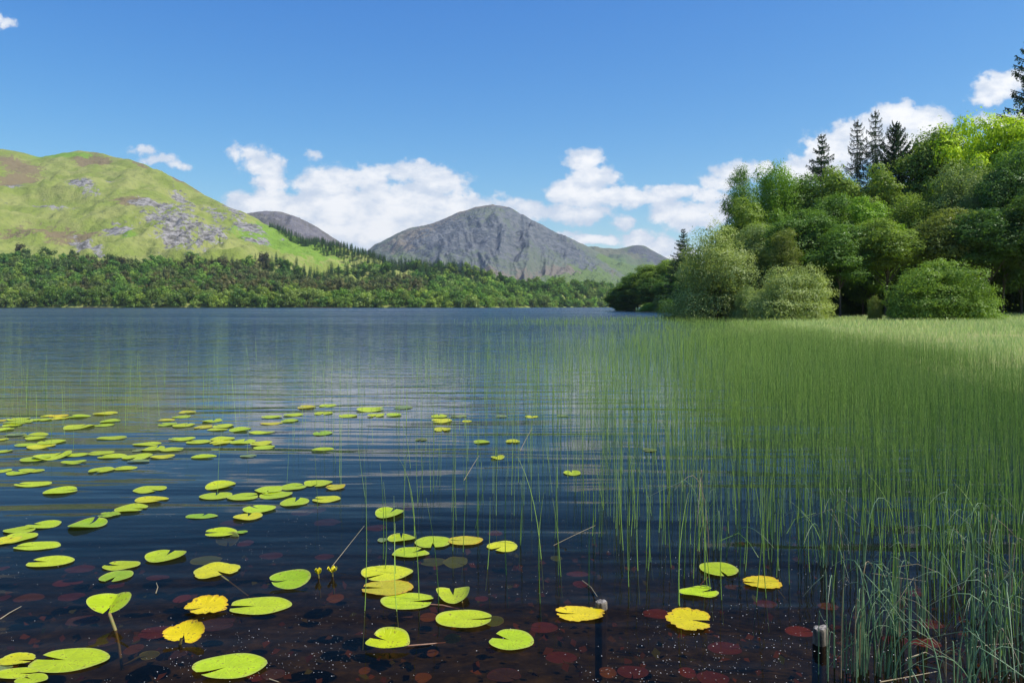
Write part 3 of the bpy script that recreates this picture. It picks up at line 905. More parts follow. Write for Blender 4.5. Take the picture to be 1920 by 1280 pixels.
def kind_at(px, py, r):
    t = (py - FOREST_TOP(px)) / (577 - FOREST_TOP(px))       # 0 upper edge, 1 shore
    if t > 0.80: return 'broad'
    if 500 < px < 800 and t < 0.42: return 'spruce' if r < .85 else 'broad'
    if px < 400:
        return 'pine' if r < (.30 if t < .75 else .2) else ('spruce' if r > .92 else 'broad')
    if px < 800:
        return 'pine' if r < .72 else ('spruce' if r > .86 else 'broad')
    if px < 900: return 'spruce' if r < (.5 if t < .4 else .22) else 'broad'
    return 'spruce' if r < .07 else 'broad'


cands = []
rs = np.random.default_rng(99)
for ix in range(5200):
    px = rs.uniform(-420, 1185)
    ft = FOREST_TOP(px)
    py = 576.0 - (576.0 - ft) * rs.random() ** 1.05
    cands.append([px, py, kind_at(px, py, rs.random())])
# evenly spread front row along the water
for px in np.arange(-420, 1180, 10.5): cands.append([px + rs.uniform(-3, 3), 575.9, 'broad'])
# plantation strip along the ridge
for ix in range(1800):
    u = rs.random()
    px = 505 + u * 400
    rp = np.interp(px, LEFT_R[:, 0], LEFT_R[:, 1])
    thick = np.interp(px, [505, 560, 640, 700, 780, 905], [3, 12, 18, 14, 12, 14])
    cands.append([px, rp + 1 + rs.random() * thick, 'spruce'])
placed = []
occ = {}
for px, py, k in cands:
    x, y, z = left_hill.at(px, min(py, 576.4))
    key = (round(x / 8.5), round(y / 8.5)) if k != 'spruce' else (round(x / 5.0), round(y / 6.5), 1)
    if key in occ: continue
    occ[key] = 1
    placed.append((x, y, z, px, py, k))
placed.sort(key=lambda a: a[1])
RIDGE_PTS = []
limits = {'broad': 260, 'pine': 150, 'spruce': 240}
cnt = dict.fromkeys(limits, 0)
rest = []


ZONES = [(70, 'at the extreme left of the far shore'), (150, 'under the two tall hillside trees'), (230, 'under the slanting lower crag'), (310, 'left of the lone round tree'),
         (380, 'under the lone round bright tree'), (450, 'right of the lone round tree'), (520, 'under the tallest brown pine'), (590, 'under the left half of the pasture'),
         (660, 'under the right half of the pasture'), (730, 'under the tan hill track'), (810, 'under the notch beside the mountain'), (890, 'under the left flank of the mountain'),
         (960, 'under the summit of the mountain'), (1060, 'under the right flank of the mountain'), (3000, 'at the far end of the lake')]


def far_zone(px, py, k):
    if k == 'spruce' and py < np.interp(px, LEFT_R[:, 0], LEFT_R[:, 1]) + 22 and px > 500 and py < 506:
        part = next(w for l, w in [(540, 'above the crag end of the pasture'), (570, 'behind the left half of the pasture'), (600, 'behind the middle of the pasture'), (625, 'behind the right end of the pasture'), (645, 'just before its tallest step'), (665, 'on its tallest step'), (690, 'just past its tallest step'), (715, 'above the start of the tan track'), (740, 'above the end of the tan track'), (770, 'in the notch'), (3000, 'below the left foot of the mountain')] if px < l)
        return 'skyline plantation spruce ' + part, 'spruces of the skyline plantation'
    t = (py - FOREST_TOP(px)) / (577 - FOREST_TOP(px))
    tier = 'topmost' if t < .25 else 'upper' if t < .5 else 'lower' if t < .92 else 'waterside'
    where = next(w for l, w in ZONES if px < l)
    return f"{tier} {dict(broad='leafy tree', pine='pine', spruce='spruce')[k]} {where}", 'trees of the far shore forest'


ORD = ['first', 'second', 'third', 'fourth', 'fifth', 'sixth', 'seventh', 'eighth', 'ninth', 'tenth', 'eleventh', 'twelfth', 'thirteenth', 'fourteenth', 'fifteenth',
       'sixteenth', 'seventeenth', 'eighteenth', 'nineteenth', 'twentieth'] + ['twenty-' + w for w in ('first', 'second', 'third', 'fourth', 'fifth', 'sixth', 'seventh', 'eighth', 'ninth')]
FARTREES = []
for x, y, z, px, py, k in placed:
    r = random.random()
    h = {'broad': random.triangular(8, 18, 12), 'pine': random.triangular(11, 20, 14), 'spruce': random.uniform(11, 19)}[k]
    if py > 570 and k == 'broad': h *= random.uniform(.65, 1.0)
    if k == 'spruce' and py < 500: h = random.uniform(9, 13)
    if px > 1040: h *= .85
    w = h * {'broad': random.uniform(.85, 1.25), 'pine': random.uniform(.60, .85), 'spruce': random.uniform(.38, .5)}[k]
    mi = random.randrange(len(FAR[k]))
    col = np.array(random.choice(FCOL[k])) * random.uniform(.62, 1.3) * (1.85, 1.95, 1.4)
    if px < 130 and k == 'pine': col = col * (.8, 1.1, .9)
    rec = (x, y, z - .3, w, h, mi, col, k, px, py)
    infr = -10 < px < 1150
    if cnt[k] < limits[k] and infr and not (k == 'spruce' and cnt[k] > 120 and py > 506):
        cnt[k] += 1
        nm, cat = FLAB[k]
        o = link(nm, FAR[k][mi], None, (x, y, z - .3))
        o.scale = (w, w, h); o.rotation_euler.z = random.uniform(0, 6.28)
        o.color = (*col, 1)
        lab, grp = far_zone(px, py, k)
        tag(o, lab, cat, grp)
        FARTREES.append((lab, px, o))
    else:
        rest.append(rec)


# within a zone each tree is singled out by its order from the left
byl = {}
for lab, px, o in FARTREES: byl.setdefault(lab, []).append((px, o))
for lab, l in byl.items():
    l.sort(key=lambda a: a[0])
    if 1 < len(l) <= 29:
        for i, (px, o) in enumerate(l):
            o['label'] = f"{ORD[i]} {lab}, from the left" if len(l) > 2 else f"{('left', 'right')[i]}-hand {lab}"


def mass(name, recs, label, mats):
    """everything beyond the individually built trees, as one stand"""
    V, Q, A, C, MI, n = [], [], [], [], [], 0
    cache = {}
    for (x, y, z, w, h, mi, col, k, px, py) in recs:
        if (k, mi) not in cache:
            m = FAR[k][mi]
            v = np.empty(len(m.vertices) * 3, np.float32); m.vertices.foreach_get('co', v)
            l = np.empty(len(m.loops), np.int32); m.loops.foreach_get('vertex_index', l)
            at = np.empty(len(m.vertices), np.float32); m.attributes['v'].data.foreach_get('value', at)
            ids = np.empty(len(m.polygons), np.int32); m.polygons.foreach_get('material_index', ids)
            cache[(k, mi)] = (v.reshape(-1, 3), l.reshape(-1, 4), at, ids)
        v, l, at, ids = cache[(k, mi)]
        a = random.uniform(0, 6.28); c_, s_ = math.cos(a), math.sin(a)
        V.append(np.stack([(v[:, 0] * c_ - v[:, 1] * s_) * w + x, (v[:, 0] * s_ + v[:, 1] * c_) * w + y, v[:, 2] * h + z], 1))
        Q.append(l + n); n += len(v); A.append(at); MI.append(ids)
        C.append(np.tile(col, (len(v), 1)))
    C = np.vstack(C)
    me = npmesh(name, np.vstack(V), np.vstack(Q), mats, {'v': np.concatenate(A), 'cr': C[:, 0], 'cg': C[:, 1], 'cb': C[:, 2]}, midx=np.concatenate(MI))
    o = link(name, me)
    tag(o, label, 'forest', kind='stuff')
    return o


def mass_mat(name, trans):
    m, N = new_mat(name)
    def at(k): return N.n('ShaderNodeAttribute', _out=2, attribute_name=k)
    base = N.n('ShaderNodeCombineColor', i0=at('cr'), i1=at('cg'), i2=at('cb'))
    v = N.math('MULTIPLY_ADD', at('v'), .84, .58)
    c = N.mix(1.0, base, N.n('ShaderNodeCombineXYZ', i0=v, i1=v, i2=v), 'MULTIPLY')
    s = N.n('ShaderNodeMixShader', i0=trans, i1=N.n('ShaderNodeBsdfDiffuse', i0=c), i2=N.n('ShaderNodeBsdfTranslucent', i0=c))
    finish(N, s)
    return m


mass('far_forest', rest, 'dense mixed forest behind the front trees of the far shore', [M_BARK, mass_mat('forest_leaves', .3)])
print('far trees', cnt, 'rest', len(rest))
# lone trees on the open hillside
for px, py, w, h, k, lab in [
    (359, 499, 11, 10, 'broad', 'lone round bright green tree below the grey crags'), (397, 506, 7, 13, 'spruce', 'lone dark pointed tree right of the round bright tree'),
    (38, 492, 12, 19, 'pine', 'tall brownish pine standing above the forest edge below the scree'), (88, 494, 14, 17, 'broad', 'tall dark green tree above the forest edge, next to the brownish pine'),
    (412, 468, 5, 11, 'spruce', 'small dark tree beside a boulder on the hillside'), (555, 457, 6, 5, 'broad', 'small dark bush on the bright green pasture'),
    (494, 509, 13, 22, 'pine', 'tallest brown pine above the middle of the far forest'), (500, 500, 9, 12, 'spruce', 'dark spruce at the upper forest edge below the pasture')]:
    x, y, z = left_hill.at(px, py)
    s_ = y / 900
    o = link('hillside_tree', FAR[k][0], None, (x, y, z - .3))
    o.scale = (w * s_ * 1.1, w * s_ * 1.1, h * s_); o.color = (*(np.array(FCOL[k][0]) * (2.0 if 'bright' in lab else 1.2)), 1)
    tag(o, lab, 'tree')


# ------------------------------------------------------------------ water lilies
def lily_mat(name, rimc, rough=0.42, bumpy=1.0):
    """leaf blade: object colour, radiating veins, a paler midrib and a different rim"""
    m, N = new_mat(name)
    oi = N.n('ShaderNodeObjectInfo', _out=1)
    rad = N.n('ShaderNodeAttribute', _out=2, attribute_name='rad')
    ang = N.n('ShaderNodeAttribute', _out=2, attribute_name='ang')
    oc = N.n('ShaderNodeTexCoord', _out=3)
    nz = N.noise(oc, 14.0, 5, 0.6)
    nf = N.noise(oc, 60.0, 4, 0.6)
    vein = N.math('ABSOLUTE', N.math('SINE', N.math('MULTIPLY_ADD', nz, 0.7, N.math('MULTIPLY', ang, 8.0))))
    vein = N.math('MULTIPLY', N.math('POWER', N.math('SUBTRACT', 1.0, vein), 6.0), N.smooth(rad, 0.05, 0.3))
    k = N.math('MULTIPLY_ADD', nz, 0.95, 0.50)
    c = N.mix(1.0, oi, N.n('ShaderNodeCombineXYZ', i0=k, i1=k, i2=k), 'MULTIPLY')
    c = N.mix(N.math('MULTIPLY', vein, 0.6), c, N.mix(1.0, oi, (1.35, 1.25, 1.2), 'MULTIPLY'))
    rim = N.smooth(N.math('MULTIPLY_ADD', N.math('SUBTRACT', nz, .5), .35, rad), 0.86, 0.99)
    c = N.mix(N.math('MULTIPLY', rim, 0.6), c, rimc)
    spots = N.smooth(N.math('ADD', nf, N.math('MULTIPLY', nz, .4)), 0.80, 0.86)
    c = N.mix(N.math('MULTIPLY', spots, .75), c, (0.20, 0.11, 0.03))
    p = N.n('ShaderNodeBsdfPrincipled', i0=c, iRoughness=rough)
    pn = N.last
    pn.inputs['Specular IOR Level'].default_value = 0.22
    b = N.n('ShaderNodeBump', iStrength=0.5, iDistance=0.004 * bumpy, iHeight=N.math('ADD', N.math('MULTIPLY', vein, -.6), nz))
    N.t.links.new(b, pn.inputs['Normal'])
    t = N.n('ShaderNodeBsdfTranslucent', i0=c)
    finish(N, N.n('ShaderNodeMixShader', i0=0.2, i1=p, i2=t))
    return m


M_PAD = lily_mat('lily_leaf', (0.42, 0.44, 0.10))
M_PADO = lily_mat('lily_leaf_yellowing', (0.62, 0.30, 0.03))
M_RED = lily_mat('young_lily_leaf', (0.17, 0.055, 0.06), 0.35)
M_STALK = simple('lily_stalk', (0.16, 0.19, 0.035), (0.24, 0.15, 0.05), 30, 0.5, spec=.4)
M_STALKR = simple('reddish_stalk', (0.22, 0.10, 0.06), (0.30, 0.17, 0.10), 30, 0.5, spec=.4)
DIR = {'r': 0, 'ur': 35, 'u': 90, 'ul': 145, 'l': 180, 'dl': 215, 'd': 270, 'dr': 325}
DWORD = {'r': 'to the right', 'ur': 'away to the right', 'u': 'away from the shore', 'ul': 'away to the left', 'l': 'to the left', 'dl': 'towards the viewer on the left', 'd': 'towards the viewer',
         'dr': 'towards the viewer on the right'}


def pad_mesh(sx, sy, ang, seed, gap=0.22, curl=0.05, wav=0.02, fold=0.0, ragged=0.0, mat=None, nr=7, na=56, lobe=0.09):
    """heart-shaped floating leaf with overall half-axes sx, sy; ANG is where its notch points"""
    rng = np.random.default_rng(seed)
    th = np.linspace(gap * .5, 2 * PI - gap * .5, na)
    near = np.minimum(th - th[0], th[-1] - th)
    R = 1 - lobe * np.exp(-(near / .28) ** 2) + wav * np.sin(3 * th + rng.random() * 6) + wav * .7 * np.sin(5 * th + rng.random() * 6)
    if ragged:
        R = R - ragged * np.maximum(0, np.sin(th * 6 + seed) * np.sin(th * 11 + 2 * seed)) - ragged * .4 * rng.random(na)
    rr = np.linspace(0.10, 1, nr)
    x = rr[:, None] * R[None] * np.cos(th)[None]
    y = rr[:, None] * R[None] * np.sin(th)[None]
    # petiole end sits a little towards the notch
    x = x + 0.10 * (1 - rr[:, None])
    rad = np.broadcast_to(rr[:, None], x.shape)
    a0 = math.radians(ang)
    ca, sa = math.cos(a0), math.sin(a0)
    X, Y = (x * ca - y * sa), (x * sa + y * ca)
    X, Y = X - (X.max() + X.min()) / 2, Y - (Y.max() + Y.min()) / 2
    X, Y = X / max(X.max(), -X.min()) * sx, Y / max(Y.max(), -Y.min()) * sy
    s_ = (sx + sy) / 2
    Z = s_ * (curl * rad ** 4 * (0.6 + 0.6 * np.sin(2 * th + rng.random() * 6)) + 0.05 * fold * (np.abs(y) / 1.0) * 10 + wav * .6 * rad ** 2 * np.sin(4 * th + rng.random() * 6))
    V = np.stack([X, Y, Z], -1).reshape(-1, 3)
    i = np.arange(nr - 1)[:, None] * na + np.arange(na - 1)[None]
    Q = np.stack([i, i + na, i + na + 1, i + 1], -1).reshape(-1, 4)
    c = len(V)
    cen = np.array([[V[:na, 0].mean(), V[:na, 1].mean(), V[:na, 2].mean()]])
    V = np.vstack([V, cen])
    k = np.arange(na - 1)
    T = np.stack([np.full(na - 1, c), k, k + 1], -1)
    return npmesh('leaf', V, Q, mat, {'rad': np.r_[rad.ravel(), 0.0], 'ang': np.r_[np.broadcast_to(th[None], x.shape).ravel(), PI]}, T=T)


PCOL = {'g': (0.44, 0.55, 0.012), 'd': (0.28, 0.44, 0.018), 'y': (0.58, 0.58, 0.012), 'o': (0.52, 0.48, 0.02), 'Y': (0.72, 0.56, 0.012), 'p': (0.20, 0.26, 0.09), 's': (0.14, 0.17, 0.04),
        'r': (0.115, 0.028, 0.035), 'R': (0.17, 0.035, 0.035), 'b': (0.14, 0.05, 0.018), 'v': (0.085, 0.045, 0.06)}
PWORD = {'g': 'yellow-green', 'd': 'fresh green', 'y': 'yellowish', 'o': 'orange-rimmed yellowish', 'Y': 'bright yellow', 'p': 'pale greyish', 's': 'murky green',
         'r': 'maroon', 'R': 'brick red', 'b': 'orange-brown', 'v': 'purplish grey'}
PADS = []   # cx, cy, w, h, notch, colour, options, label


def P4(rows, ox, oy, k, cluster):
    for r in rows:
        cx, cy, w, h, nd, c = r[:6]
        PADS.append([ox + cx / k, oy + cy / k, w / k, h / k, nd, c, r[6] if len(r) > 6 else {}, r[7] if len(r) > 7 else cluster])


B = 'FAR:'
P4([(15, 683, 66, 22, 'r', 'o'), (105, 677, 112, 18, 'l', 'g'), (100, 695, 142, 20, 'r', 'g'), (32, 733, 78, 22, 'u', 'g'), (70, 711, 95, 16, 'd', 'g')], 0, 560, 3, B + 'in the far raft at the left edge')
P4([(270, 658, 70, 12, 'l', 'y'), (335, 657, 100, 14, 'r', 'Y'), (235, 679, 112, 14, 'd', 'g'), (330, 673, 102, 14, 'l', 'y'), (445, 661, 122, 16, 'l', 'g'), (590, 645, 128, 16, 'r', 'y')], 0, 560, 3, B + 'in the string right of the far raft')
P4([(618, 688, 96, 18, 'r', 'g'), (588, 710, 102, 16, 'l', 'g'), (440, 722, 142, 34, 'u', 'g')], 0, 560, 3, B + 'in the trio below the farthest string')
P4([(207, 765, 116, 20, 'l', 'g'), (205, 782, 110, 20, 'r', 'g'), (85, 765, 110, 16, 'u', 'p'), (18, 790, 46, 18, 'r', 'y'), (150, 820, 132, 18, 'l', 'g'), (290, 805, 132, 28, 'l', 'g'), (231, 831, 136, 28, 'r', 'y'),
    (26, 857, 68, 30, 'u', 'g')], 0, 560, 3, B + 'in the patch below the far raft')
P4([(630, 781, 162, 20, 'r', 'g', {}, 'long thin yellow-green lily pad floating alone below the loose trio')], 0, 560, 3, B)
P4([(195, 898, 138, 34, 'r', 'g'), (300, 886, 172, 44, 'u', 'g', {'curl': .14}), (425, 877, 142, 20, 'l', 'g'), (565, 866, 136, 24, 'l', 'g'), (412, 918, 126, 22, 'r', 'g')], 0, 560, 3, B + 'in the left half of the long chain')
P4([(636, 887, 152, 26, 'l', 'g'), (770, 887, 152, 34, 'd', 'g'), (915, 887, 132, 22, 'r', 'y'), (780, 912, 122, 14, 'l', 'p'), (778, 852, 56, 20, 'l', 'p'), (825, 817, 152, 20, 'r', 'g'), (862, 845, 112, 28, 'u', 'g'),
    (965, 846, 126, 22, 'r', 'g')], 0, 560, 3, B + 'in the right half of the long chain')
P4([(20, 966, 72, 24, 'l', 'g'), (120, 972, 124, 38, 'ul', 'g'), (192, 966, 110, 18, 'r', 'g')], 0, 560, 3, B + 'in the row under the long chain')
P4([(575, 960, 132, 30, 'd', 'g'), (705, 952, 126, 22, 'l', 'g')], 0, 560, 3, B + 'of the pair below the long chain')
P4([(194, 1042, 192, 30, 'l', 'g', {}, 'slim yellow-green lily pad floating alone with its notch to the left, near the left edge'),
    (345, 1080, 178, 42, 'ur', 'g', {}, 'yellow-green lily pad tilted up to the right, just right of the slim lone pad')], 0, 560, 3, B)
P4([(1057, 637, 90, 14, 'd', 'o'), (1020, 664, 95, 16, 'd', 'g'), (935, 682, 92, 12, 'l', 'o'), (945, 705, 92, 20, 'l', 'g'), (1030, 710, 112, 22, 'u', 'g')], 0, 560, 3, B + 'in the small central cluster')
P4([(1195, 687, 102, 18, 'u', 'g'), (1145, 720, 92, 20, 'd', 'o'), (1225, 735, 112, 12, 'l', 'g'), (1260, 714, 104, 26, 'l', 'g'), (1350, 736, 112, 30, 'r', 'g'), (1470, 752, 142, 16, 'r', 'g')], 0, 560, 3,
   B + 'in the string right of the central cluster')
P4([(1025, 787, 142, 20, 'l', 'g'), (1120, 803, 132, 22, 'l', 'g'), (1255, 787, 132, 22, 'd', 'g'), (1240, 808, 116, 28, 'dl', 'y'), (1365, 803, 142, 26, 'u', 'g'), (1470, 812, 116, 26, 'l', 'y'), (1485, 835, 112, 24, 'r', 'g')],
   0, 560, 3, B + 'in the row under the central string')
P4([(1145, 888, 136, 22, 'r', 'g', {}, 'yellow-green lily pad floating alone right of the long chain'), (1395, 883, 90, 14, 'r', 'p', {}, 'pale half-sunk lily pad beside a pair of thin reeds')], 0, 560, 3, B)
P4([(1530, 663, 112, 16, 'l', 'g'), (1525, 702, 122, 14, 'r', 'o'), (1632, 684, 92, 18, 'l', 'g'), (1650, 652, 112, 16, 'l', 'g'), (1725, 610, 96, 18, 'l', 'o'), (1845, 600, 92, 20, 'd', 'g'), (1820, 643, 102, 18, 'd', 'g')], 0, 560, 3,
   B + 'in the far group among the left reeds')
P4([(1815, 755, 106, 24, 'ul', 'd', {}, 'fresh green lily pad floating alone among thin reeds, the farther of two'), (1815, 847, 122, 18, 'r', 'g', {}, 'thin green lily pad floating alone among thin reeds, the nearer of two')], 0, 560, 3, B)
P4([(40, 658, 102, 18, 'l', 'g'), (165, 622, 152, 28, 'r', 'g'), (195, 654, 96, 18, 'd', 'g'), (295, 652, 88, 22, 'l', 'g'), (350, 612, 102, 20, 'l', 'p')], 640, 560, 3, B + 'in the bright cloud reflection')
P4([(550, 660, 92, 20, 'u', 'g'), (565, 685, 116, 26, 'l', 'y'), (570, 733, 96, 22, 'd', 'y'), (660, 660, 92, 12, 'l', 'p'), (707, 688, 56, 18, 'd', 'y')], 640, 560, 3, B + 'in the knot right of the cloud reflection')
P4([(450, 790, 66, 14, 'd', 's', {}, 'small murky lily pad nearly hidden by reeds'), (900, 660, 66, 10, 'l', 'p', {}, 'tiny pale lily pad at the left of three in the open reeds'),
    (1070, 663, 76, 14, 'u', 'y', {}, 'tiny yellow lily pad in the middle of three in the open reeds'), (1245, 658, 72, 10, 'l', 'p', {}, 'tiny pale lily pad at the right of three in the open reeds'),
    (790, 805, 92, 18, 'l', 'g', {}, 'small green lily pad between reeds, left one of a level pair'), (965, 801, 82, 18, 'd', 'y', {}, 'small yellow lily pad between reeds, right one of a level pair'),
    (880, 893, 78, 26, 'u', 'y', {'curl': .15}, 'small cupped yellow lily pad among the middle reeds'), (1298, 978, 98, 30, 'u', 'g', {}, 'small bright lily pad standing out in dense reeds'),
    (1735, 850, 76, 18, 'l', 's', {}, 'small murky lily pad deep in the reeds'), (1815, 1140, 96, 18, 'l', 's', {}, 'thin murky lily pad behind reed stems right of the bright small one')], 640, 560, 3, B)
K = 'MID:'
P4([(250, 113, 0, 0, 'u', 'g')][:0], 0, 880, 3, K)
P4([(840, 112, 172, 42, 'dr', 'g', {}, 'rounded lily pad, upper one of a stacked pair left of centre'), (850, 170, 178, 36, 'r', 'y', {}, 'slim yellowish lily pad, lower one of a stacked pair left of centre'),
    (735, 218, 166, 46, 'r', 'g', {}, 'lily pad with wavy top edge between the stacked pair and a small jagged leaf'), (615, 252, 116, 32, 'l', 'd', {'ragged': .2}, 'small jagged green lily leaf left of the wavy topped pad'),
    (1240, 92, 152, 50, 'r', 'g', {'curl': .12}, 'cupped lily pad with a pointed flap to the right'), (1210, 148, 178, 40, 'u', 'g', {}, 'lily pad directly below the cupped pad with the flap'),
    (1367, 152, 172, 42, 'ur', 'g', {}, 'lily pad rising to the right, touching the pad below the cupped one'), (1510, 114, 152, 38, 'd', 'g', {}, 'lily pad in the middle of the long slanting row'),
    (1556, 142, 174, 44, 'l', 'g', {}, 'lily pad with a thin notch to the left, just under the slanting row'), (1652, 96, 144, 38, 'ur', 'g', {}, 'lily pad climbing to the right in the slanting row'),
    (1790, 77, 158, 36, 'd', 'g', {}, 'broad lily pad behind reeds near the right end of the slanting row'), (1886, 98, 106, 30, 'l', 'o', {}, 'orange-tipped lily pad ending the slanting row on the right'),
    (1656, 185, 156, 48, 'u', 'g', {}, 'lily pad with a nick in its upper edge, below the slanting row'), (1838, 166, 154, 38, 'l', 'y', {}, 'flat yellowish lily pad under the orange-tipped one'),
    (1458, 220, 180, 46, 'ul', 'g', {}, 'rounded lily pad overlapping a yellowish one below it'), (1392, 265, 160, 40, 'u', 'y', {}, 'yellowish lily pad overlapped by a rounded one above it'),
    (1135, 262, 178, 28, 'u', 'd', {}, 'thin pale green lily pad lying half awash left of the yellowish pair'),
    (1242, 360, 178, 50, 'l', 'g', {'tilt': 8}, 'slanted lily pad above a leaf standing on edge in the water'), (1358, 351, 62, 16, 'r', 'd', {}, 'tiny green lily leaf beside the slanted pad'),
    (1282, 402, 128, 76, 'd', 's', {'tilt': 35, 'fold': .25}, 'green lily leaf standing half on edge in the water'),
    (245, 311, 178, 46, 'l', 'g', {}, 'upper right lily pad of the overlapping bunch at the left edge'), (110, 340, 170, 40, 'ur', 'g', {}, 'lily pad in the middle of the overlapping bunch at the left edge'),
    (108, 384, 168, 62, 'l', 'g', {}, 'largest rounded lily pad of the overlapping bunch at the left edge'), (30, 398, 150, 48, 'u', 'y', {}, 'lowest left lily pad of the overlapping bunch, cut by the frame'),
    (215, 428, 248, 50, 'l', 'g', {}, 'long lily pad just under the overlapping bunch at the left edge'), (290, 517, 242, 64, 'l', 'g', {}, 'lily pad with a deep notch to the left, floating below the bunch'),
    (490, 312, 196, 56, 'u', 'd', {'curl': .16}, 'pale green lily pad curling up around a reddish leaf'),
    (932, 487, 214, 68, 'u', 'g', {'curl': .10}, 'lily pad with a notch in its far rim, left of centre'),
    (688, 538, 196, 54, 'l', 'g', {}, 'lily pad lying over a greener one, notch to the left'), (660, 596, 172, 64, 'd', 'd', {}, 'fresh green lily pad tucked under the notched one'),
    (1215, 568, 246, 90, 'dr', 'y', {'ragged': .05}, 'ragged yellowish lily pad with its stalk showing'), (1630, 637, 232, 104, 'dl', 'd', {'tilt': 12, 'curl': .12}, 'bright green lily pad tipped up on its left side'),
    (1465, 765, 346, 100, 'l', 'g', {}, 'large oval lily pad with a narrow notch to the left'), (1160, 787, 246, 104, 'dl', 'Y', {'ragged': .16, 'tilt': 10, 'curl': .14}, 'crumpled yellow lily pad left of the large oval one'),
    (1035, 945, 236, 116, 'd', 'Y', {'ragged': .10, 'tilt': 26, 'curl': .22}, 'bright golden lily leaf curled up out of the water'),
    (1290, 1105, 412, 142, 'dl', 'g', {'gap': .3}, 'biggest lily pad at the bottom edge, with a wide notch to the left'),
    (400, 1070, 412, 140, 'l', 'g', {}, 'long lily pad in the bottom left corner, tilted up to the right'), (90, 1068, 200, 72, 'r', 'y', {'ragged': .06}, 'wrinkled yellowish lily pad at the left edge near the bottom'),
    (95, 1142, 226, 64, 'r', 'g', {}, 'lily pad in the bottom left corner under the wrinkled one'), (180, 1176, 176, 60, 'ul', 'g', {}, 'lowest lily pad in the bottom left corner, notched'),
    (20, 1112, 90, 34, 'r', 'p', {}, 'small pale lily leaf squeezed between the corner pads'),
    (622, 786, 240, 108, 'd', 'g', {'tilt': 22, 'fold': .9, 'z': .05}, 'arrow-shaped lily leaf held above the water on a thick stalk'),
    (840, 1046, 112, 48, 'dl', 's', {'tilt': 10}, 'dark green sunken leaf with a long slanting stalk')], 0, 880, 3, K)
P4([(270, 246, 158, 56, 'u', 'g', {'curl': .12}, 'heart-shaped lily pad floating alone behind the central pads'),
    (338, 388, 156, 42, 'u', 'g', {'curl': .12}, 'heart-shaped lily pad behind reeds at the left of the central row'), (232, 396, 56, 22, 'r', 'p', {}, 'tiny pale lily leaf at the left tip of the central row'),
    (515, 406, 204, 66, 'd', 'g', {}, 'rounded lily pad with a notch towards the viewer in the central row'), (700, 398, 194, 50, 'l', 'o', {}, 'long lily pad with an orange tip in the central row'),
    (905, 432, 174, 62, 'dl', 'y', {'ragged': .04}, 'yellowish lily pad right of the central row'), (392, 468, 208, 58, 'ur', 'g', {}, 'smooth lily pad just in front of the central row'),
    (256, 582, 292, 90, 'dl', 'y', {}, 'topmost large lily pad of the three stacked left of centre'), (262, 665, 288, 84, 'l', 'o', {'ragged': .05}, 'middle lily pad of the three stacked, orange-tinged'),
    (368, 738, 296, 94, 'r', 'g', {}, 'lowest lily pad of the three stacked, notch to the right'), (627, 712, 188, 86, 'u', 'g', {'curl': .18, 'fold': .3}, 'cupped heart-shaped lily pad with a yellow centre'),
    (688, 840, 314, 102, 'r', 'g', {'gap': .30}, 'large lily pad opening to the right in the centre foreground'), (262, 984, 250, 112, 'ul', 'g', {'tilt': 16, 'curl': .2}, 'lily pad folded up at its left end like a boat'),
    (957, 958, 252, 118, 'ul', 'g', {}, 'heart-shaped lily pad in the centre near the bottom'), (1345, 808, 276, 88, 'l', 'Y', {'ragged': .12, 'gap': .35}, 'torn yellow lily pad in front of the small round stump'),
    (1955, 856, 258, 122, 'r', 'Y', {'ragged': .15, 'gap': .4, 'tilt': 6}, 'torn yellow lily pad split into two lobes, right of the torn one by the stump')], 640, 880, 3, K)
P4([(203, 558, 212, 78, 'd', 'g', {}, 'rounded lily pad among reeds, notch towards the viewer, right of centre'), (445, 636, 216, 72, 'l', 'Y', {'ragged': .10}, 'bright yellow notched lily pad between reed stems'),
    (90, 692, 222, 58, 'ur', 'g', {'tilt': 4}, 'slim green lily pad just left of the bright yellow notched one')], 1280, 880, 3, K)
REDS = 'young sunken lily leaves'
RP = []


def R4(rows, ox, oy, k, where):
    for cx, cy, w, h, c in rows: RP.append([ox + cx / k, oy + cy / k, w / k, h / k, c, where])


R4([(495, 285, 122, 40, 'R')], 0, 880, 3, 'inside the curled pale green pad')
R4([(1340, 195, 92, 40, 'r'), (1325, 300, 162, 40, 'R')], 0, 880, 3, 'around the overlapping yellowish pads')
R4([(1700, 240, 112, 40, 'r'), (1785, 228, 92, 30, 'R'), (1845, 297, 142, 40, 'r')], 0, 880, 3, 'left of the lone heart-shaped pad')
R4([(450, 560, 152, 46, 'R'), (385, 635, 152, 44, 'R'), (655, 650, 82, 36, 'r'), (885, 608, 122, 30, 'r')], 0, 880, 3, 'by the pad tucked under another')
R4([(170, 720, 152, 48, 'b'), (400, 715, 132, 48, 'r'), (20, 722, 62, 50, 'r'), (20, 555, 52, 40, 'R')], 0, 880, 3, 'near the left edge above the arrow-shaped leaf')
R4([(1025, 725, 84, 60, 'R'), (1525, 485, 124, 40, 'r'), (1825, 490, 102, 34, 'r'), (1380, 415, 82, 36, 'R'), (1160, 510, 162, 50, 's')], 0, 880, 3, 'behind the ragged yellowish pad')
R4([(465, 850, 172, 62, 'v'), (575, 970, 152, 52, 'v'), (880, 915, 178, 72, 'r'), (1215, 870, 190, 72, 'v')], 0, 880, 3, 'between arrow-shaped and golden leaves')
R4([(930, 1050, 92, 52, 'v'), (1010, 1035, 82, 52, 'v'), (1535, 1150, 130, 60, 'v'), (1430, 1172, 102, 44, 'r'), (750, 1010, 92, 60, 'b'), (1885, 725, 92, 60, 'b')], 0, 880, 3, 'around the biggest pad at the bottom edge')
R4([(370, 220, 64, 30, 'R'), (195, 330, 112, 36, 'r'), (865, 358, 82, 30, 'R')], 640, 880, 3, 'just behind the central row of pads')
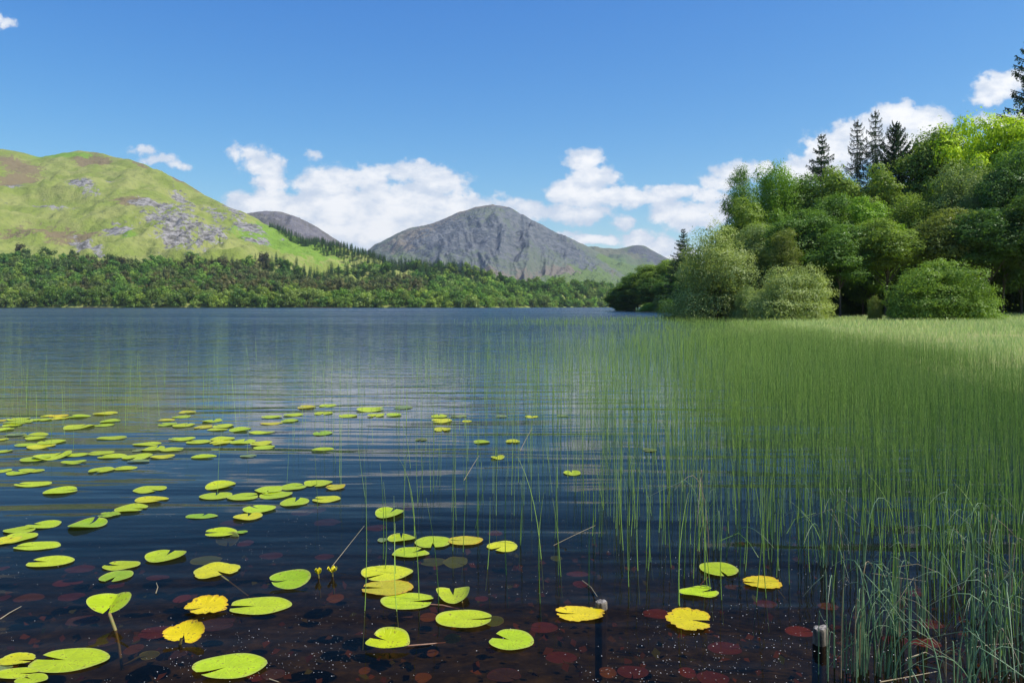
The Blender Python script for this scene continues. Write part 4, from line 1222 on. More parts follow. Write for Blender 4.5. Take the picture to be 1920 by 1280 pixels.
R4([(1330, 588, 122, 30, 'r'), (1345, 645, 82, 40, 'R'), (1142, 888, 148, 62, 'r'), (790, 725, 72, 30, 'r')], 640, 880, 3, 'near the small round stump')
R4([(330, 828, 138, 60, 'v'), (490, 830, 92, 52, 'b'), (130, 1130, 62, 50, 'b'), (515, 1030, 62, 52, 'b'), (460, 1170, 92, 60, 'b')], 640, 880, 3, 'around the folded boat-like pad')
R4([(1237, 1055, 168, 66, 'r'), (915, 1155, 184, 78, 'v'), (1640, 1137, 168, 72, 'r'), (1500, 1140, 92, 70, 'b'), (845, 1015, 62, 34, 'R')], 640, 880, 3, 'at the bottom right of centre')
R4([(1775, 812, 148, 56, 'R')], 640, 880, 3, 'left of the two-lobed torn yellow pad')
R4([(465, 755, 124, 44, 'r'), (285, 660, 92, 26, 'b'), (820, 770, 108, 42, 'b')], 1280, 880, 3, 'below the bright yellow notched pad')
R4([(655, 910, 148, 62, 'R')], 1280, 880, 3, 'touching the wooden stake on its left')
R4([(235, 1005, 178, 72, 'r'), (170, 1172, 172, 80, 'r'), (25, 1140, 92, 62, 'R')], 1280, 880, 3, 'at the bottom left of the wooden stake')
R4([(1305, 695, 104, 38, 'R'), (1390, 865, 142, 58, 'R'), (1215, 965, 156, 62, 'R'), (1365, 975, 156, 56, 'R')], 1280, 880, 3, 'among the sedge right of the wooden stake')
R4([(520, 520, 142, 46, 's'), (640, 520, 132, 66, 's'), (860, 850, 104, 60, 's'), (625, 950, 92, 76, 's'), (1210, 500, 62, 60, 's')], 640, 880, 3, 'sunken beside the central pads')


def floating_leaf(px, py, w, h, nd, c, opt, seed, z):
    d = (H - z) * F / (py - HY)
    x = (px - CX) / F * d
    ang = DIR[nd] + random.uniform(-14, 14)
    tilt = opt.get('tilt', 0)
    hw = w / 2 / F * d
    hh = h / 2 * d * d / (F * (H - z))
    if tilt:  # a raised leaf shows more of its face
        el = math.atan2(H - z, d)
        hh = (h / 2 / F * d) / math.sin(el + math.radians(tilt))
    hh = min(hh, hw * 1.45)
    mat = M_PADO if c in 'oY' else (M_RED if c in 'rRbv' else M_PAD)
    nr, na = (7, 56) if py > 860 else (4, 30)
    me = pad_mesh(hw, hh, ang, seed, gap=opt.get('gap', random.uniform(.22, .48)), curl=opt.get('curl', random.uniform(.01, .08)), wav=random.uniform(.012, .035), fold=opt.get('fold', 0), ragged=opt.get('ragged', 0), mat=mat, nr=nr, na=na)
    return me, x, d, tilt, hh, c


ordinal = {}
grp = {}
for p in PADS:
    if p[7].startswith('FAR:') : grp.setdefault(p[7], []).append(p)
for k, l in grp.items():
    l.sort(key=lambda p: p[0])
    for i, p in enumerate(l): p[7] = f"{PWORD[p[5]]} lily pad, {ORD[i]} from the left {k[4:]}"
STALKS = {
    'ragged yellowish lily pad with its stalk showing': ([(416, 1080, 0.0), (440, 1098, -.01), (466, 1118, -.02)], .006, M_STALK),
    'arrow-shaped lily leaf held above the water on a thick stalk': ([(205, 1150, .058), (216, 1180, .0), (223, 1210, -.06), (229, 1255, -.16)], .0085, M_STALK),
    'bright golden lily leaf curled up out of the water': ([(340, 1196, .03), (336, 1215, -.02), (330, 1240, -.12)], .007, M_STALK),
    'dark green sunken leaf with a long slanting stalk': ([(262, 1230, -.01), (245, 1240, -.03), (232, 1246, -.05)], .006, M_STALK),
    'lowest lily pad of the three stacked, notch to the right': ([(797, 1132, 0.0), (830, 1134, .004), (862, 1142, -.01)], .004, M_STALKR),
    'lily pad folded up at its left end like a boat': ([(762, 1210, .006), (800, 1207, .006), (835, 1204, -.01)], .0035, M_STALKR),
    'cupped heart-shaped lily pad with a yellow centre': ([(866, 1125, .01), (867, 1133, -.01), (868, 1142, -.04)], .005, M_STALK),
    'rounded lily pad among reeds, notch towards the viewer, right of centre': ([(1337, 1072, 0), (1322, 1086, -.01), (1310, 1100, -.03)], .004, M_STALKR),
    'bright yellow notched lily pad between reed stems': ([(1450, 1095, 0), (1462, 1110, -.02), (1472, 1122, -.04)], .004, M_STALK),
}
for n, (px, py, w, h, nd, c, opt, lab) in enumerate(PADS):
    sunk = c in 's' and py > 880
    z = opt.get('z', -0.03 if sunk else 0.004 + 0.0018 * (n % 4))
    me, x, d, tilt, hh, c = floating_leaf(px, py, w, h, nd, c, opt, n, z)
    stalk = STALKS.get(lab)
    if 'FAR' in lab: lab = lab.replace('FAR:', '')
    if stalk:
        root = empty('lily_pad', (x, d, z))
        leaf = link('leaf', me, root)
        pts = [gp(a, b, zz) for a, b, zz in stalk[0]]
        pts = [(p[0] - x, p[1] - d, p[2] - z) for p in pts]
        V, Q = tube(pts, [stalk[1], stalk[1], stalk[1] * .9, stalk[1] * .8][:len(pts)], 7)
        link('stalk', npmesh('stalk', V, Q, stalk[2]), root)
        o = root
    else:
        o = leaf = link('lily_pad', me, None, (x, d, z))
    if tilt:
        leaf.rotation_euler.x = math.radians(tilt)
        (leaf if stalk else o).location.z += hh * math.sin(math.radians(tilt)) * (0.9 if not sunk else .35)
    j = np.array([random.uniform(.88, 1.1)] * 3) * (1 + (random.uniform(-.08, .08)), 1, 1)
    leaf.color = (*(np.array(PCOL[c]) * j), 1)
    tag(o, lab, 'lily pad', 'floating water lily pads')
rgrp = {}
for r in RP: rgrp.setdefault(r[5], []).append(r)
for where, l in rgrp.items():
    l.sort(key=lambda r: r[0])
    for i, (px, py, w, h, c, _) in enumerate(l):
        z = -random.choice((.015, .03, .05, .09))
        me, x, d, tilt, hh, c = floating_leaf(px, py, w * 1.05, h, random.choice(['l', 'r', 'dl', 'dr', 'd']), c, {'gap': .12, 'curl': .03}, 500 + int(px), z)
        o = link('sunken_lily_leaf', me, None, (x, d, z))
        o.color = (*(np.array(PCOL[c]) * random.uniform(1.3, 2.3) * (.9, 1.1, 1)), 1)
        if len(l) <= 2: lab = f"{'' if len(l) == 1 else ('left-hand ', 'right-hand ')[i]}{PWORD[c]} sunken lily leaf {where}"
        else: lab = f"{PWORD[c]} sunken leaf, {ORD[i]} from the left, {where}"
        tag(o, lab, 'lily leaf', REDS)

# yellow water-lily flowers
M_PETAL = simple('yellow_petal', (0.75, 0.55, 0.01), (0.62, 0.62, 0.02), 20, 0.4, spec=.4)
for px, py, open_, lab in ((597, 1077, .5, 'small half-closed yellow lily bud, left of two flowers'), (623, 1074, 1.0, 'open yellow lily flower, right of two blooms')):
    x, y, z = gp(px, py + 6, 0.0)
    root = empty('lily_flower', (x, y, z))
    for k in range(5):
        a = k * 2 * PI / 5 + .3
        ac = Acc(); u, v = np.meshgrid(np.linspace(0, 1, 7), np.linspace(-1, 1, 7), indexing='ij')
        wd = 0.013 * np.sin(np.clip(u, .06, .94) * PI) ** .7
        r = 0.004 + 0.020 * open_ * np.sin(u * 1.9) + .004 * v ** 2
        zz = 0.028 + 0.030 * u - .002 * v ** 2
        X = r * math.cos(a) - wd * v * math.sin(a); Y = r * math.sin(a) + wd * v * math.cos(a)
        i = np.arange(6)[:, None] * 7 + np.arange(6)[None]
        link('petal', npmesh('petal', np.stack([X, Y, zz], -1).reshape(-1, 3), np.stack([i, i + 7, i + 8, i + 1], -1).reshape(-1, 4), M_PETAL), root)
    V, Q = tube([(0, 0, .036), (0, 0, .02), (0.004, 0, -.02), (.01, 0.01, -.12)], [.006, .005, .005, .005], 7)
    link('stalk', npmesh('stalk', V, Q, M_STALK), root)
    tag(root, lab, 'flower', 'yellow water lily flowers')

# ------------------------------------------------------------------ weathered stakes
M_WOOD = simple('weathered_wood', (0.030, 0.025, 0.018), (0.26, 0.22, 0.17), 38, 0.9, 0.02, stretch=(1, 1, .15))
M_TOP = simple('cut_wood', (0.12, 0.10, 0.085), (0.46, 0.42, 0.37), 60, 0.9, 0.02)


M_MURK = simple('algae_murk_wood', (0.035, 0.026, 0.012), (0.07, 0.05, 0.022), 20, 0.9)  # algae-dark wood, toned like the bed to stand in for murky water


def stake(px, ywater, ytop, wpx, label, lean):
    x, y, _ = gp(px, ywater)
    r = wpx / 2 / F * y
    ht = (ywater - ytop) / F * y
    root = empty('wooden_stake', (x, y, 0))
    rng = np.random.default_rng(int(px))
    n = 28
    th = np.arange(n) * 2 * PI / n
    prof = 1 + 0.06 * np.sin(3 * th + 1) + 0.05 * np.sin(7 * th) + 0.04 * rng.normal(size=n)
    zs = np.array([-.5, -.1, 0, ht * .4, ht * .8, ht * .96, ht])
    rsn = np.array([1.0, 1.0, 1.02, 1.0, .98, .95, .86])
    V = np.stack([np.outer(rsn * r, prof * np.cos(th)) + lean * zs[:, None], np.outer(rsn * r, prof * np.sin(th)), zs[:, None] + 0 * th[None]], -1)
    V[-1, :, 2] += rng.normal(size=n) * ht * .03 + ht * .06 * np.cos(th)
    i = np.arange(6)[:, None] * n; j = np.arange(n)[None]
    Q = np.stack([i + j, i + (j + 1) % n, i + n + (j + 1) % n, i + n + j], -1).reshape(-1, 4)
    link('shaft', npmesh('shaft', V.reshape(-1, 3), Q, [M_WOOD, M_MURK], midx=(Q[:, 2] < 3 * n).astype(int)), root)
    top = V[-1].copy(); top[:, 2] += .0005
    c = top.mean(0); rings = [top, c + (top - c) * .66 + [0, 0, r * .10], c + (top - c) * .33 + [0, 0, r * .12]]
    rings[1][:, 2] += rng.normal(size=n) * r * .06; rings[2][:, 2] += rng.normal(size=n) * r * .05
    VV = np.vstack(rings + [c[None] + [0, 0, r * .10]])
    i = np.arange(2)[:, None] * n
    Q = np.stack([i + j, i + (j + 1) % n, i + n + (j + 1) % n, i + n + j], -1).reshape(-1, 4)
    k = np.arange(n)
    link('cut_top', npmesh('cut_top', VV, Q, M_TOP, T=np.stack([2 * n + k, 2 * n + (k + 1) % n, np.full(n, 3 * n)], -1)), root)
    tag(root, label, 'stake', 'old wooden stakes in the water')


stake(1538, 1206, 1176, 27, 'weathered wooden stake with a pale cut top, beside red sunken leaves', .02)
stake(1127, 1141, 1127, 22, 'small round pale stump just above the water behind a torn yellow pad', 0)

# ------------------------------------------------------------------ reeds
def reed_mat(name, c1, c2, top, trans=.25):
    m, N = new_mat(name)
    v = N.n('ShaderNodeAttribute', _out=2, attribute_name='v')
    t = N.n('ShaderNodeAttribute', _out=2, attribute_name='t')
    c = N.mix(v, c1, c2)
    c = N.mix(N.smooth(t, .75, 1.0), c, top)
    p = N.n('ShaderNodeBsdfPrincipled', i0=c, iRoughness=0.38)
    N.last.inputs['Specular IOR Level'].default_value = 0.5
    s = N.n('ShaderNodeMixShader', i0=trans, i1=p, i2=N.n('ShaderNodeBsdfTranslucent', i0=c))
    finish(N, s)
    return m


M_REED = reed_mat('reed_stem', (0.050, 0.15, 0.022), (0.46, 0.68, 0.115), (0.46, 0.58, 0.14))
M_SEDGE = reed_mat('sedge_leaf', (0.09, 0.20, 0.095), (0.27, 0.41, 0.20), (0.42, 0.46, 0.28))
M_DEAD = reed_mat('dead_reed', (0.32, 0.24, 0.12), (0.46, 0.38, 0.24), (0.40, 0.33, 0.2))
RC = [-350, -100, 150, 400, 600, 720, 850, 950, 1050, 1150, 1250, 1350, 1500, 1700, 1920, 2250]
RRW = [590, 600, 606, 613, 620, 645, 680, 730, 780, 830, 890, 950, 1020, 1090, 1150, 1200, 1260, 1330]
RD = np.array([
    [0, 0, 0, 0, 0, 0, 0, 0, 0, 0, 0, 0, 0, 0, 0, 0],
    [0, 0, 0, 0, 0, 0, 0, 0, 1, 6, 12, 15, 4, 4, 4, 4],
    [0, 0, 0, 0, 0, 0, 0, 5, 12, 12, 16, 20, 8, 8, 8, 8],
    [0, 0, 0, 0, 0, 0, 0, 1, 3, 4, 10, 35, 60, 80, 80, 80],
    [0, 0, 0, 0, 0, 0, 0, .5, 1, 3, 14, 40, 80, 90, 80, 80],
    [0, 0, 0, 0, 0, 0, .2, 1, 3, 8, 25, 60, 90, 95, 90, 90],
    [0, 0, 0, .3, .5, 1, 2.5, 5, 10, 22, 45, 75, 100, 105, 100, 100],
    [1, 1, 1.5, 2, 2.5, 3.5, 6, 11, 20, 38, 60, 85, 110, 115, 110, 110],
    [3, 3, 3.5, 3.5, 4, 5, 8, 15, 27, 45, 62, 85, 115, 120, 120, 120],
    [.4, .5, .8, 1, 2, 4, 8, 15, 27, 44, 60, 85, 105, 120, 120, 120],
    [0, 0, 0, .5, 1.5, 3.5, 7, 13, 24, 38, 50, 65, 80, 115, 120, 120],
    [0, 0, 0, 0, .8, 3.0, 6, 10, 17, 28, 38, 46, 55, 85, 115, 120],
    [0, 0, 0, 0, 0, 2.2, 5, 6, 10, 17, 26, 32, 36, 55, 85, 90],
    [0, 0, 0, 0, 0, .8, 1.6, 2.5, 6, 12, 18, 20, 18, 30, 50, 60],
    [0, 0, 0, 0, 0, 0, 0, 0, 1, 5, 8, 7, 6, 12, 28, 40],
    [0, 0, 0, 0, 0, 0, 0, 0, 0, .5, 1.5, 1, 1, 8, 18, 26],
    [0, 0, 0, 0, 0, 0, 0, 0, 0, 0, 0, 0, 0, 2, 8, 16],
    [0, 0, 0, 0, 0, 0, 0, 0, 0, 0, 0, 0, 0, 0, 2, 8]], float)

RD[9:14, 4:9] *= np.array([1.9, 1.9, 1.7, 1.4, 1.15])[None]          # open stems between the lily pads
RD[13:15, 5:10] += 1.0


def rdens(px, py):
    ci = np.clip(np.interp(px, RC, np.arange(len(RC))), 0, len(RC) - 1.001)
    ri = np.clip(np.interp(py, RRW, np.arange(len(RRW))), 0, len(RRW) - 1.001)
    a, b = ci.astype(int), ri.astype(int)
    u, v = ci - a, ri - b
    return (RD[b, a] * (1 - u) + RD[b, a + 1] * u) * (1 - v) + (RD[b + 1, a] * (1 - u) + RD[b + 1, a + 1] * u) * v


def reed_points():
    rng = np.random.default_rng(5)
    out = []
    edges = np.geomspace(3.0, 108, 130)
    for d0, d1 in zip(edges[:-1], edges[1:]):
        dm = (d0 + d1) / 2
        L = max(1.0, dm / 13.0)
        n = int(220 / L * (2600 / F * dm) * (d1 - d0))
        if n < 1: continue
        px = rng.uniform(-350, 2250, n); d = rng.uniform(d0, d1, n)
        py = HY + H * F / d
        x = (px - CX) / F * d
        clump = 0.6 + 1.9 * fbm(x * 1.1, d * 1.1, 3, 60)
        clump = clump * (0.6 + 0.8 * fbm(x * .35, d * .35, 2, 63))
        thin = 1 - 0.10 * sstep(py, 740, 830) * (1 - sstep(px, 1450, 1750))
        keep = rng.random(n) * 220 < rdens(px, py) * clump * thin
        s = x - np.interp(d, SHY, SHX)
        keep &= s < 1.5 + 2 * (d > 40)
        out.append(np.stack([x[keep], d[keep], np.full(keep.sum(), L), px[keep], py[keep]], 1))
    return np.vstack(out)


def stems(P, hts, width, lean, bend, rng, segs=3, base=-0.25, bendw=None):
    """three-sided tapering stems for all points at once"""
    n = len(P)
    t = np.linspace(0, 1, segs + 1)
    la = rng.random(n) * 6.283
    lx, ly = np.cos(la) * lean, np.sin(la) * lean
    ba = rng.random(n) * 6.283
    bx, by = np.cos(ba) * bend, np.sin(ba) * bend
    th = np.array([0.3, 2.4, 4.5])
    V = np.zeros((n, segs + 1, 3, 3))
    for i, tt in enumerate(t):
        z = base + (hts - base) * tt
        cx = P[:, 0] + lx * (z) + bx * tt ** 3
        cy = P[:, 1] + ly * (z) + by * tt ** 3
        w = width * (1 - 0.80 * tt ** 1.5)
        V[:, i, :, 0] = cx[:, None] + w[:, None] * np.cos(th)[None]
        V[:, i, :, 1] = cy[:, None] + w[:, None] * np.sin(th)[None]
        V[:, i, :, 2] = (z - 0.4 * (bend ** 2) * tt ** 3)[:, None] + P[:, 2:3] * 0
    o = np.arange(n)[:, None, None] * (segs + 1) * 3
    i = np.arange(segs)[None, :, None] * 3
    j = np.arange(3)[None, None]
    Q = np.stack([o + i + j, o + i + (j + 1) % 3, o + i + 3 + (j + 1) % 3, o + i + 3 + j], -1).reshape(-1, 4)
    v = np.repeat(rng.random(n), (segs + 1) * 3)
    tt = np.tile(np.repeat(t, 3), n)
    return V.reshape(-1, 3), Q, v, tt


RPT = reed_points()
RPT = RPT[np.argsort(RPT[:, 1])]
vis = (RPT[:, 3] > 0) & (RPT[:, 3] < 1915)
near_idx = np.where(vis)[0][:300]
mask = np.zeros(len(RPT), bool); mask[near_idx] = True
NEAR, REST = RPT[mask], RPT[~mask]
print('reeds', len(RPT), 'nearest individual to', NEAR[-1, 1])


def reed_height(x, y, rng):
    n = len(x)
    return (0.62 + 0.26 * fbm(x * .5, y * .5, 2, 70)) * (1 - .30 * sstep(y, 22, 45)) * (0.62 + 0.55 * rng.random(n)) * (1 - .16 * (1 - sstep(y, 5, 12)))


rng = np.random.default_rng(8)
hts = reed_height(REST[:, 0], REST[:, 1], rng)
n = len(REST)
lean = np.abs(rng.normal(size=n)) * 0.05 + (rng.random(n) < .05) * rng.random(n) * .35
bend = np.abs(rng.normal(size=n)) * 0.025 + (rng.random(n) < .04) * rng.random(n) * .25
V, Q, v, tt = stems(REST, hts, 0.0020 * REST[:, 2] * (.75 + .5 * rng.random(n)), lean, bend, rng)
tag(link('reed_bed', npmesh('reed_bed', V, Q, M_REED, {'v': v, 't': tt})), 'dense bed of thin green club-rushes standing in the lake', 'reeds', kind='stuff')


def blade(pts, w, mat, seed, name, flat=False, parent=None):
    V, Q = tube(pts, w, 5)
    nn = len(pts)
    return link(name, npmesh(name, V, Q, mat, {'v': np.full(len(V), random.random()), 't': np.repeat(np.linspace(0, 1, nn), 5)}), parent)


# individual reeds of the front edge: a dozen shapes, copied
SHAPES = []
for k in range(14):
    lean_ = random.gauss(0, .05); bd = abs(random.gauss(0, .03)) if k < 13 else random.uniform(.15, .3)
    ts = np.linspace(0, 1, 9)
    pts = [(lean_ * t + bd * t ** 3, 0.02 * math.sin(t * 3), -0.28 + 1.28 * t - 0.5 * bd * t ** 3) for t in ts]
    V, Q = tube(pts, [0.0026 * (1 - .78 * t ** 1.4) for t in ts], 6)
    SHAPES.append(npmesh('reed', V, Q, M_REED, {'v': np.full(len(V), k / 13.0), 't': np.repeat(ts, 6)}))
ZR = [(760, 'left of the heart-shaped central pads'), (860, 'between the central row pads'), (960, 'right of the orange-tipped pad'), (1060, 'behind the torn yellow pad'),
      (1150, 'behind the small round stump'), (1250, 'left of the rounded right-hand pad'), (1360, 'around the rounded right-hand pad'), (1470, 'beside the bright yellow notched pad'),
      (1560, 'behind the wooden stake'), (1660, 'just right of the wooden stake'), (1760, 'in the sedge right of the stake'), (1850, 'between the two sedge clumps'), (3000, 'by the right edge in front')]
names = {}
HN = reed_height(NEAR[:, 0], NEAR[:, 1], rng)
q1, q2 = np.quantile(HN, [.33, .67])
r1, r2, r3 = np.quantile(NEAR[:, 4], [.25, .5, .75])
for (x, y, L, px, py), hgt in zip(NEAR, HN):
    hgt = float(hgt)
    o = link('reed', SHAPES[random.randrange(14)], None, (x, y, 0))
    o.scale = (1, 1, hgt); o.rotation_euler.z = random.uniform(0, 6.28)
    z_ = next(w for l, w in ZR if px < l)
    hw = 'tall' if hgt > q2 else ('short' if hgt < q1 else 'medium')
    row = 'nearest' if py > r3 else ('second' if py > r2 else ('third' if py > r1 else 'fourth'))
    tag(o, f"{hw} reed of the {row} row {z_}", 'reed', 'reeds of the front edge')
    names.setdefault(o['label'], []).append((px, o))
for lab, l in names.items():
    l.sort(key=lambda a: a[0])
    if len(l) == 2:
        for (px, o), w in zip(l, ('left-hand', 'right-hand')): o['label'] = w + ' ' + lab
    elif 2 < len(l) <= 29:
        for i, (px, o) in enumerate(l): o['label'] = f"{ORD[i]} {lab}"


# sedge clumps in the right foreground: arching leaves from one root
def sedge(px, py, nl, hmax, spread, label, seed, seat=0.16):
    x, y, _ = gp(px, py)
    rr = random.Random(seed)
    root = empty('sedge_clump', (x, y, 0))
    for k in range(nl):
        a = rr.uniform(0, 6.28); h = hmax * rr.uniform(.35, 1); s = spread * rr.uniform(.0, 1) ** 1.6
        bx, by = rr.gauss(0, seat), rr.gauss(0, seat * .4)
        dr = rr.random() < .30
        pts, n_ = [], 11
        kink = rr.uniform(.45, .8)
        for i in range(n_):
            t = i / (n_ - 1)
            z = -0.2 + (h + .2) * (1 - (1 - min(t / .72, 1)) ** 1.7) if not dr or t < kink else None
            if z is None:
                z = pts[-1][2] - h * .055 * (1 + (t - kink) * 5)
            elif t > .72: z = h - (t - .72) ** 2 * 3.5 * s
            r_ = s * t ** 2.1 + (0 if t < kink or not dr else (t - kink) * h * .9)
            pts.append((bx + math.cos(a) * r_, by + math.sin(a) * r_, z))
        w0 = rr.uniform(.0022, .0042)
        mat = M_DEAD if rr.random() < .10 else M_SEDGE
        V, Q = tube(pts, [w0 * (1 - .85 * (i / (n_ - 1)) ** 1.5) for i in range(n_)], 5)
        # flatten to a leaf blade
        link('leaf', npmesh('leaf', V, Q, mat, {'v': np.full(len(V), rr.random()), 't': np.repeat(np.linspace(0, 1, n_), 5)}), root)
    tag(root, label, 'sedge', 'sedge clumps in the right foreground')


sedge(1620, 1262, 46, .50, .30, 'tangled blue-green sedge clump standing just right of the wooden stake', 1, .09)
sedge(1690, 1190, 30, .48, .30, 'sedge clump with bent pale leaves, behind the tangled one by the stake', 2, .07)
sedge(1890, 1262, 46, .52, .36, 'thick sedge clump in the bottom right corner', 3, .11)
sedge(1800, 1290, 22, .34, .34, 'low arching sedge clump left of the corner one', 4, .08)
sedge(1905, 1170, 36, .60, .30, 'tall sedge clump cut by the right edge', 5, .12)
sedge(1560, 1060, 18, .55, .34, 'sparse sedge clump behind the wooden stake', 6, .10)
sedge(1780, 1080, 26, .56, .36, 'sedge clump with folded stems in the middle of the right-hand reeds', 7, .12)
sedge(1340, 1030, 14, .60, .36, 'sparse clump of arching leaves behind the rounded pad right of centre', 8, .12)
# broken and bent stems
BENT = [
    ([(622, 1062, .01), (655, 1022, .10), (683, 990, .17)], .0022, 'dead', 'pale broken stem leaning right, left of the reeds'),
    ([(1038, 1022, .0), (1075, 1004, .05), (1116, 986, .09)], .0025, 'dead', 'pale straight stem lying across the reeds in the middle'),
    ([(870, 900, .0), (885, 875, .05), (898, 855, .10)], .0035, 'dead', 'pale slanting stem above the central reeds'),
    ([(975, 845, .0), (988, 820, .08), (998, 803, .12)], .0040, 'dead', 'pale slanting stem farther back among the reeds'),
    ([(1092, 1088, .01), (1108, 1100, .01), (1120, 1118, .02)], .003, 'dead', 'short bare twig pointing at the small round stump'),
    ([(1350, 1016, .12), (1385, 1003, .16), (1405, 1020, .12), (1422, 1045, .05)], .0025, 'reed', 'bent green stem folded over like a hairpin'),
    ([(1475, 1000, .03), (1490, 975, .12), (1530, 965, .16)], .0025, 'reed', 'arching pale green stem left of the middle sedge'),
    ([(1682, 1064, .10), (1720, 1060, .13), (1760, 1075, .10)], .0028, 'dead', 'light tan stem arched above the tangled sedge'),
    ([(1635, 1075, .06), (1690, 1084, .06), (1740, 1090, .05)], .0022, 'dead', 'thin tan stem lying level across the sedge'),
    ([(1650, 1278, .02), (1705, 1268, .02), (1758, 1258, .03)], .0032, 'dead', 'brown stem lying on the water at the bottom edge'),
    ([(1700, 1234, .03), (1735, 1222, .02), (1790, 1250, .01)], .0030, 'dead', 'kinked brown twig floating in front of the red leaves'),
    ([(1820, 1214, .04), (1860, 1208, .05), (1900, 1206, .04)], .0026, 'dead', 'tan stem lying level in the bottom right corner'),
    ([(0, 1160, .0), (18, 1148, .005), (40, 1136, .01)], .0028, 'dead', 'thin pale twig floating at the left edge'),
    ([(292, 1112, .0), (296, 1100, .02), (293, 1092, .03)], .0032, 'dead', 'short white bent stem end above murky weed'),
    ([(505, 1272, .0), (520, 1277, .0), (535, 1284, -.01)], .0035, 'dead', 'cream coloured stalk at the bottom edge'),
]
for pts, w, mt, lab in BENT:
    W3 = [gp(a, b + z_ / ((H) * F / (b - HY)) * F * 1.0, 0) for a, b, z_ in pts]
    W3 = [(p[0], p[1], z_) for p, (a, b, z_) in zip(W3, pts)]
    c0 = W3[0]
    dense = []
    for i in range(len(W3) - 1):
        for u in np.linspace(0, 1, 4, endpoint=False): dense.append(tuple(W3[i][k] + (W3[i + 1][k] - W3[i][k]) * u - c0[k] for k in range(3)))
    dense.append(tuple(W3[-1][k] - c0[k] for k in range(3)))
    m = len(dense)
    o = blade(dense, [w * (1 - .5 * i / m) for i in range(m)], M_DEAD if mt == 'dead' else M_REED, 0, 'bent_stem')
    o.location = c0
    tag(o, lab, 'stem', 'broken and bent stems')

# ------------------------------------------------------------------ floating specks and leaf litter on the bed
rng = np.random.default_rng(21)
n = 16000
py = 960 + 320 * rng.random(n) ** .8; px = rng.uniform(-60, 1980, n)
d = H * F / (py - HY); x = (px - CX) / F * d
dn = sstep(fbm(x * 2.2, d * 2.2, 4, 80), .50, .68) * .95 + .05
k = rng.random(n) < dn * np.interp(py, [960, 1040, 1280], [.2, .5, .55]) * .45
x, d = x[k], d[k]; n = len(x)
s = 0.0011 + 0.0017 * rng.random(n) ** 3
th = np.arange(6) * PI / 3
V = np.stack([x[:, None] + s[:, None] * np.cos(th), d[:, None] + s[:, None] * np.sin(th), np.full((n, 6), .002) + .0006 * np.cos(th * 3)], -1).reshape(-1, 3)
b = np.arange(n)[:, None] * 6
Q = np.concatenate([b + np.array([[0, 1, 2, 3]]), b + np.array([[0, 3, 4, 5]])], 0)
M_SPECK = simple('pale_seed', (0.42, 0.40, 0.36), (0.75, 0.74, 0.70), 40, .6)
tag(link('floating_seeds', npmesh('floating_seeds', V, Q, M_SPECK)), 'countless tiny white seeds and bubbles floating on the dark water', 'seeds', kind='stuff')

n = 1100
px = rng.uniform(-60, 1980, n); py = 1010 + 330 * rng.random(n)
d = (H + .3) * F / (py - HY); x = (px - CX) / F * d
z = -0.12 - 0.30 * rng.random(n) ** .6
kp = rng.random(n) < .25 + sstep(fbm(x * 1.5, d * 1.5, 3, 90), .4, .6)
x, d, z = x[kp], d[kp], z[kp]; n = len(x)
V, Q = rhombs(np.stack([x, d, z], 1), np.array([0, -.3, 1.]) + rng.normal(size=(n, 3)) * .35, .026, .75, rng)
m_, N = new_mat('leaf_litter')
v = N.n('ShaderNodeAttribute', _out=2, attribute_name='v')
c = N.ramp(v, [(0, (0.05, 0.045, 0.015)), (.35, (0.13, 0.05, 0.018)), (.6, (0.16, 0.06, 0.02)), (.8, (0.07, 0.03, 0.02)), (1, (0.10, 0.13, 0.02))])
finish(N, N.n('ShaderNodeBsdfDiffuse', i0=c))
tag(link('sunken_leaf_litter', npmesh('sunken_leaf_litter', V, Q, m_, {'v': np.repeat(rng.random(n), 4)})), 'orange and brown dead leaves and weed sunk in the shallow water', 'leaf litter', kind='stuff')

# ------------------------------------------------------------------ meadow grass on the right bank
rng = np.random.default_rng(31)
out = []
edges = np.geomspace(14, 125, 90)
for d0, d1 in zip(edges[:-1], edges[1:]):
    dm = (d0 + d1) / 2; L = max(1.0, dm / 9.0)
    n = int(130 / L * (1000 / F * dm) * (d1 - d0))
    px = rng.uniform(1330, 2330, n); d = rng.uniform(d0, d1, n); x = (px - CX) / F * d
    s = x - np.interp(d, SHY, SHX)
    kp = (s > -.5) & (rng.random(n) < .25 + .9 * fbm(x * .5, d * .5, 3, 97))
    out.append(np.stack([x[kp], d[kp], np.full(kp.sum(), L)], 1))
GP = np.vstack(out)
n = len(GP)
gz = z_right(GP[:, 0], GP[:, 1])
hg = (0.10 + .34 * fbm(GP[:, 0] * .25, GP[:, 1] * .25, 3, 99)) * (.5 + .8 * rng.random(n))
t = np.array([0, .6, 1.0])
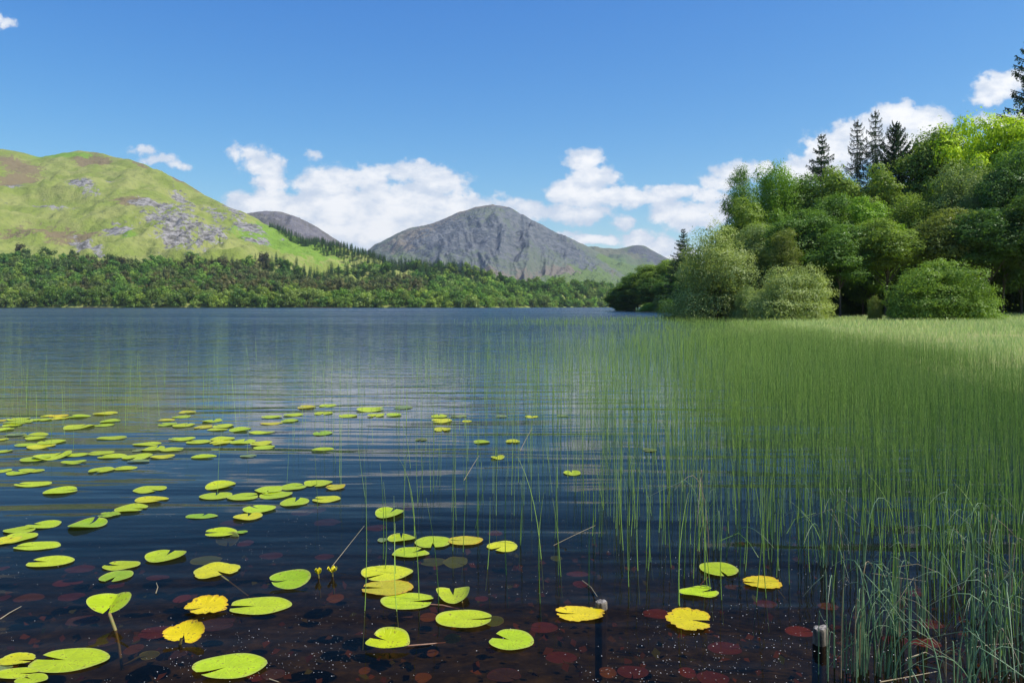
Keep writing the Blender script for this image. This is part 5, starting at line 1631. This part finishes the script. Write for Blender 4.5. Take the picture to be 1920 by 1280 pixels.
la = rng.random(n) * 6.28; ln = .15 + .35 * rng.random(n)
w = .0035 * GP[:, 2] * (.7 + .6 * rng.random(n))
wa = rng.random(n) * 3.14
V = np.zeros((n, 3, 2, 3))
for i, tt_ in enumerate(t):
    cx = GP[:, 0] + np.cos(la) * ln * hg * tt_ ** 2; cy = GP[:, 1] + np.sin(la) * ln * hg * tt_ ** 2
    for j, sg in enumerate((-1, 1)):
        V[:, i, j, 0] = cx + sg * np.cos(wa) * w * (1 - .8 * tt_); V[:, i, j, 1] = cy + sg * np.sin(wa) * w * (1 - .8 * tt_); V[:, i, j, 2] = gz - .02 + hg * tt_
b = np.arange(n)[:, None] * 6
Q = np.concatenate([b + np.array([[0, 1, 3, 2]]), b + np.array([[2, 3, 5, 4]])], 0)
vv = np.clip(.15 + .75 * fbm(GP[:, 0] * .16, GP[:, 1] * .30, 3, 101) + (rng.random(n) - .5) * .5, 0, 1)
M_GRASS = reed_mat('meadow_grass', (0.30, 0.50, 0.12), (0.62, 0.66, 0.24), (0.60, 0.62, 0.26), .4)
tag(link('meadow_grass', npmesh('meadow_grass', V.reshape(-1, 3), Q, M_GRASS, {'v': np.repeat(vv, 6), 't': np.tile(np.repeat(t, 2), n)})), 'long yellowish green grass of the meadow on the right bank', 'grass', kind='stuff')
print('grass', n)

# ------------------------------------------------------------------ air between the lake and the fells
bpy.ops.mesh.primitive_cube_add(size=1)
hz = bpy.context.active_object
hz.name = 'haze'
hz.location = (0, 2700, 300)
hz.scale = (12000, 6600, 640)
m_ = bpy.data.materials.new('haze'); m_.use_nodes = True
nt = m_.node_tree; nt.nodes.clear()
pv = nt.nodes.new('ShaderNodeVolumePrincipled')
pv.inputs['Color'].default_value = (0.80, 0.88, 1.0, 1)
pv.inputs['Density'].default_value = 6.0e-5
pv.inputs['Anisotropy'].default_value = 0.3
ou = nt.nodes.new('ShaderNodeOutputMaterial')
nt.links.new(pv.outputs[0], ou.inputs['Volume'])
hz.data.materials.append(m_)
tag(hz, kind='stuff')
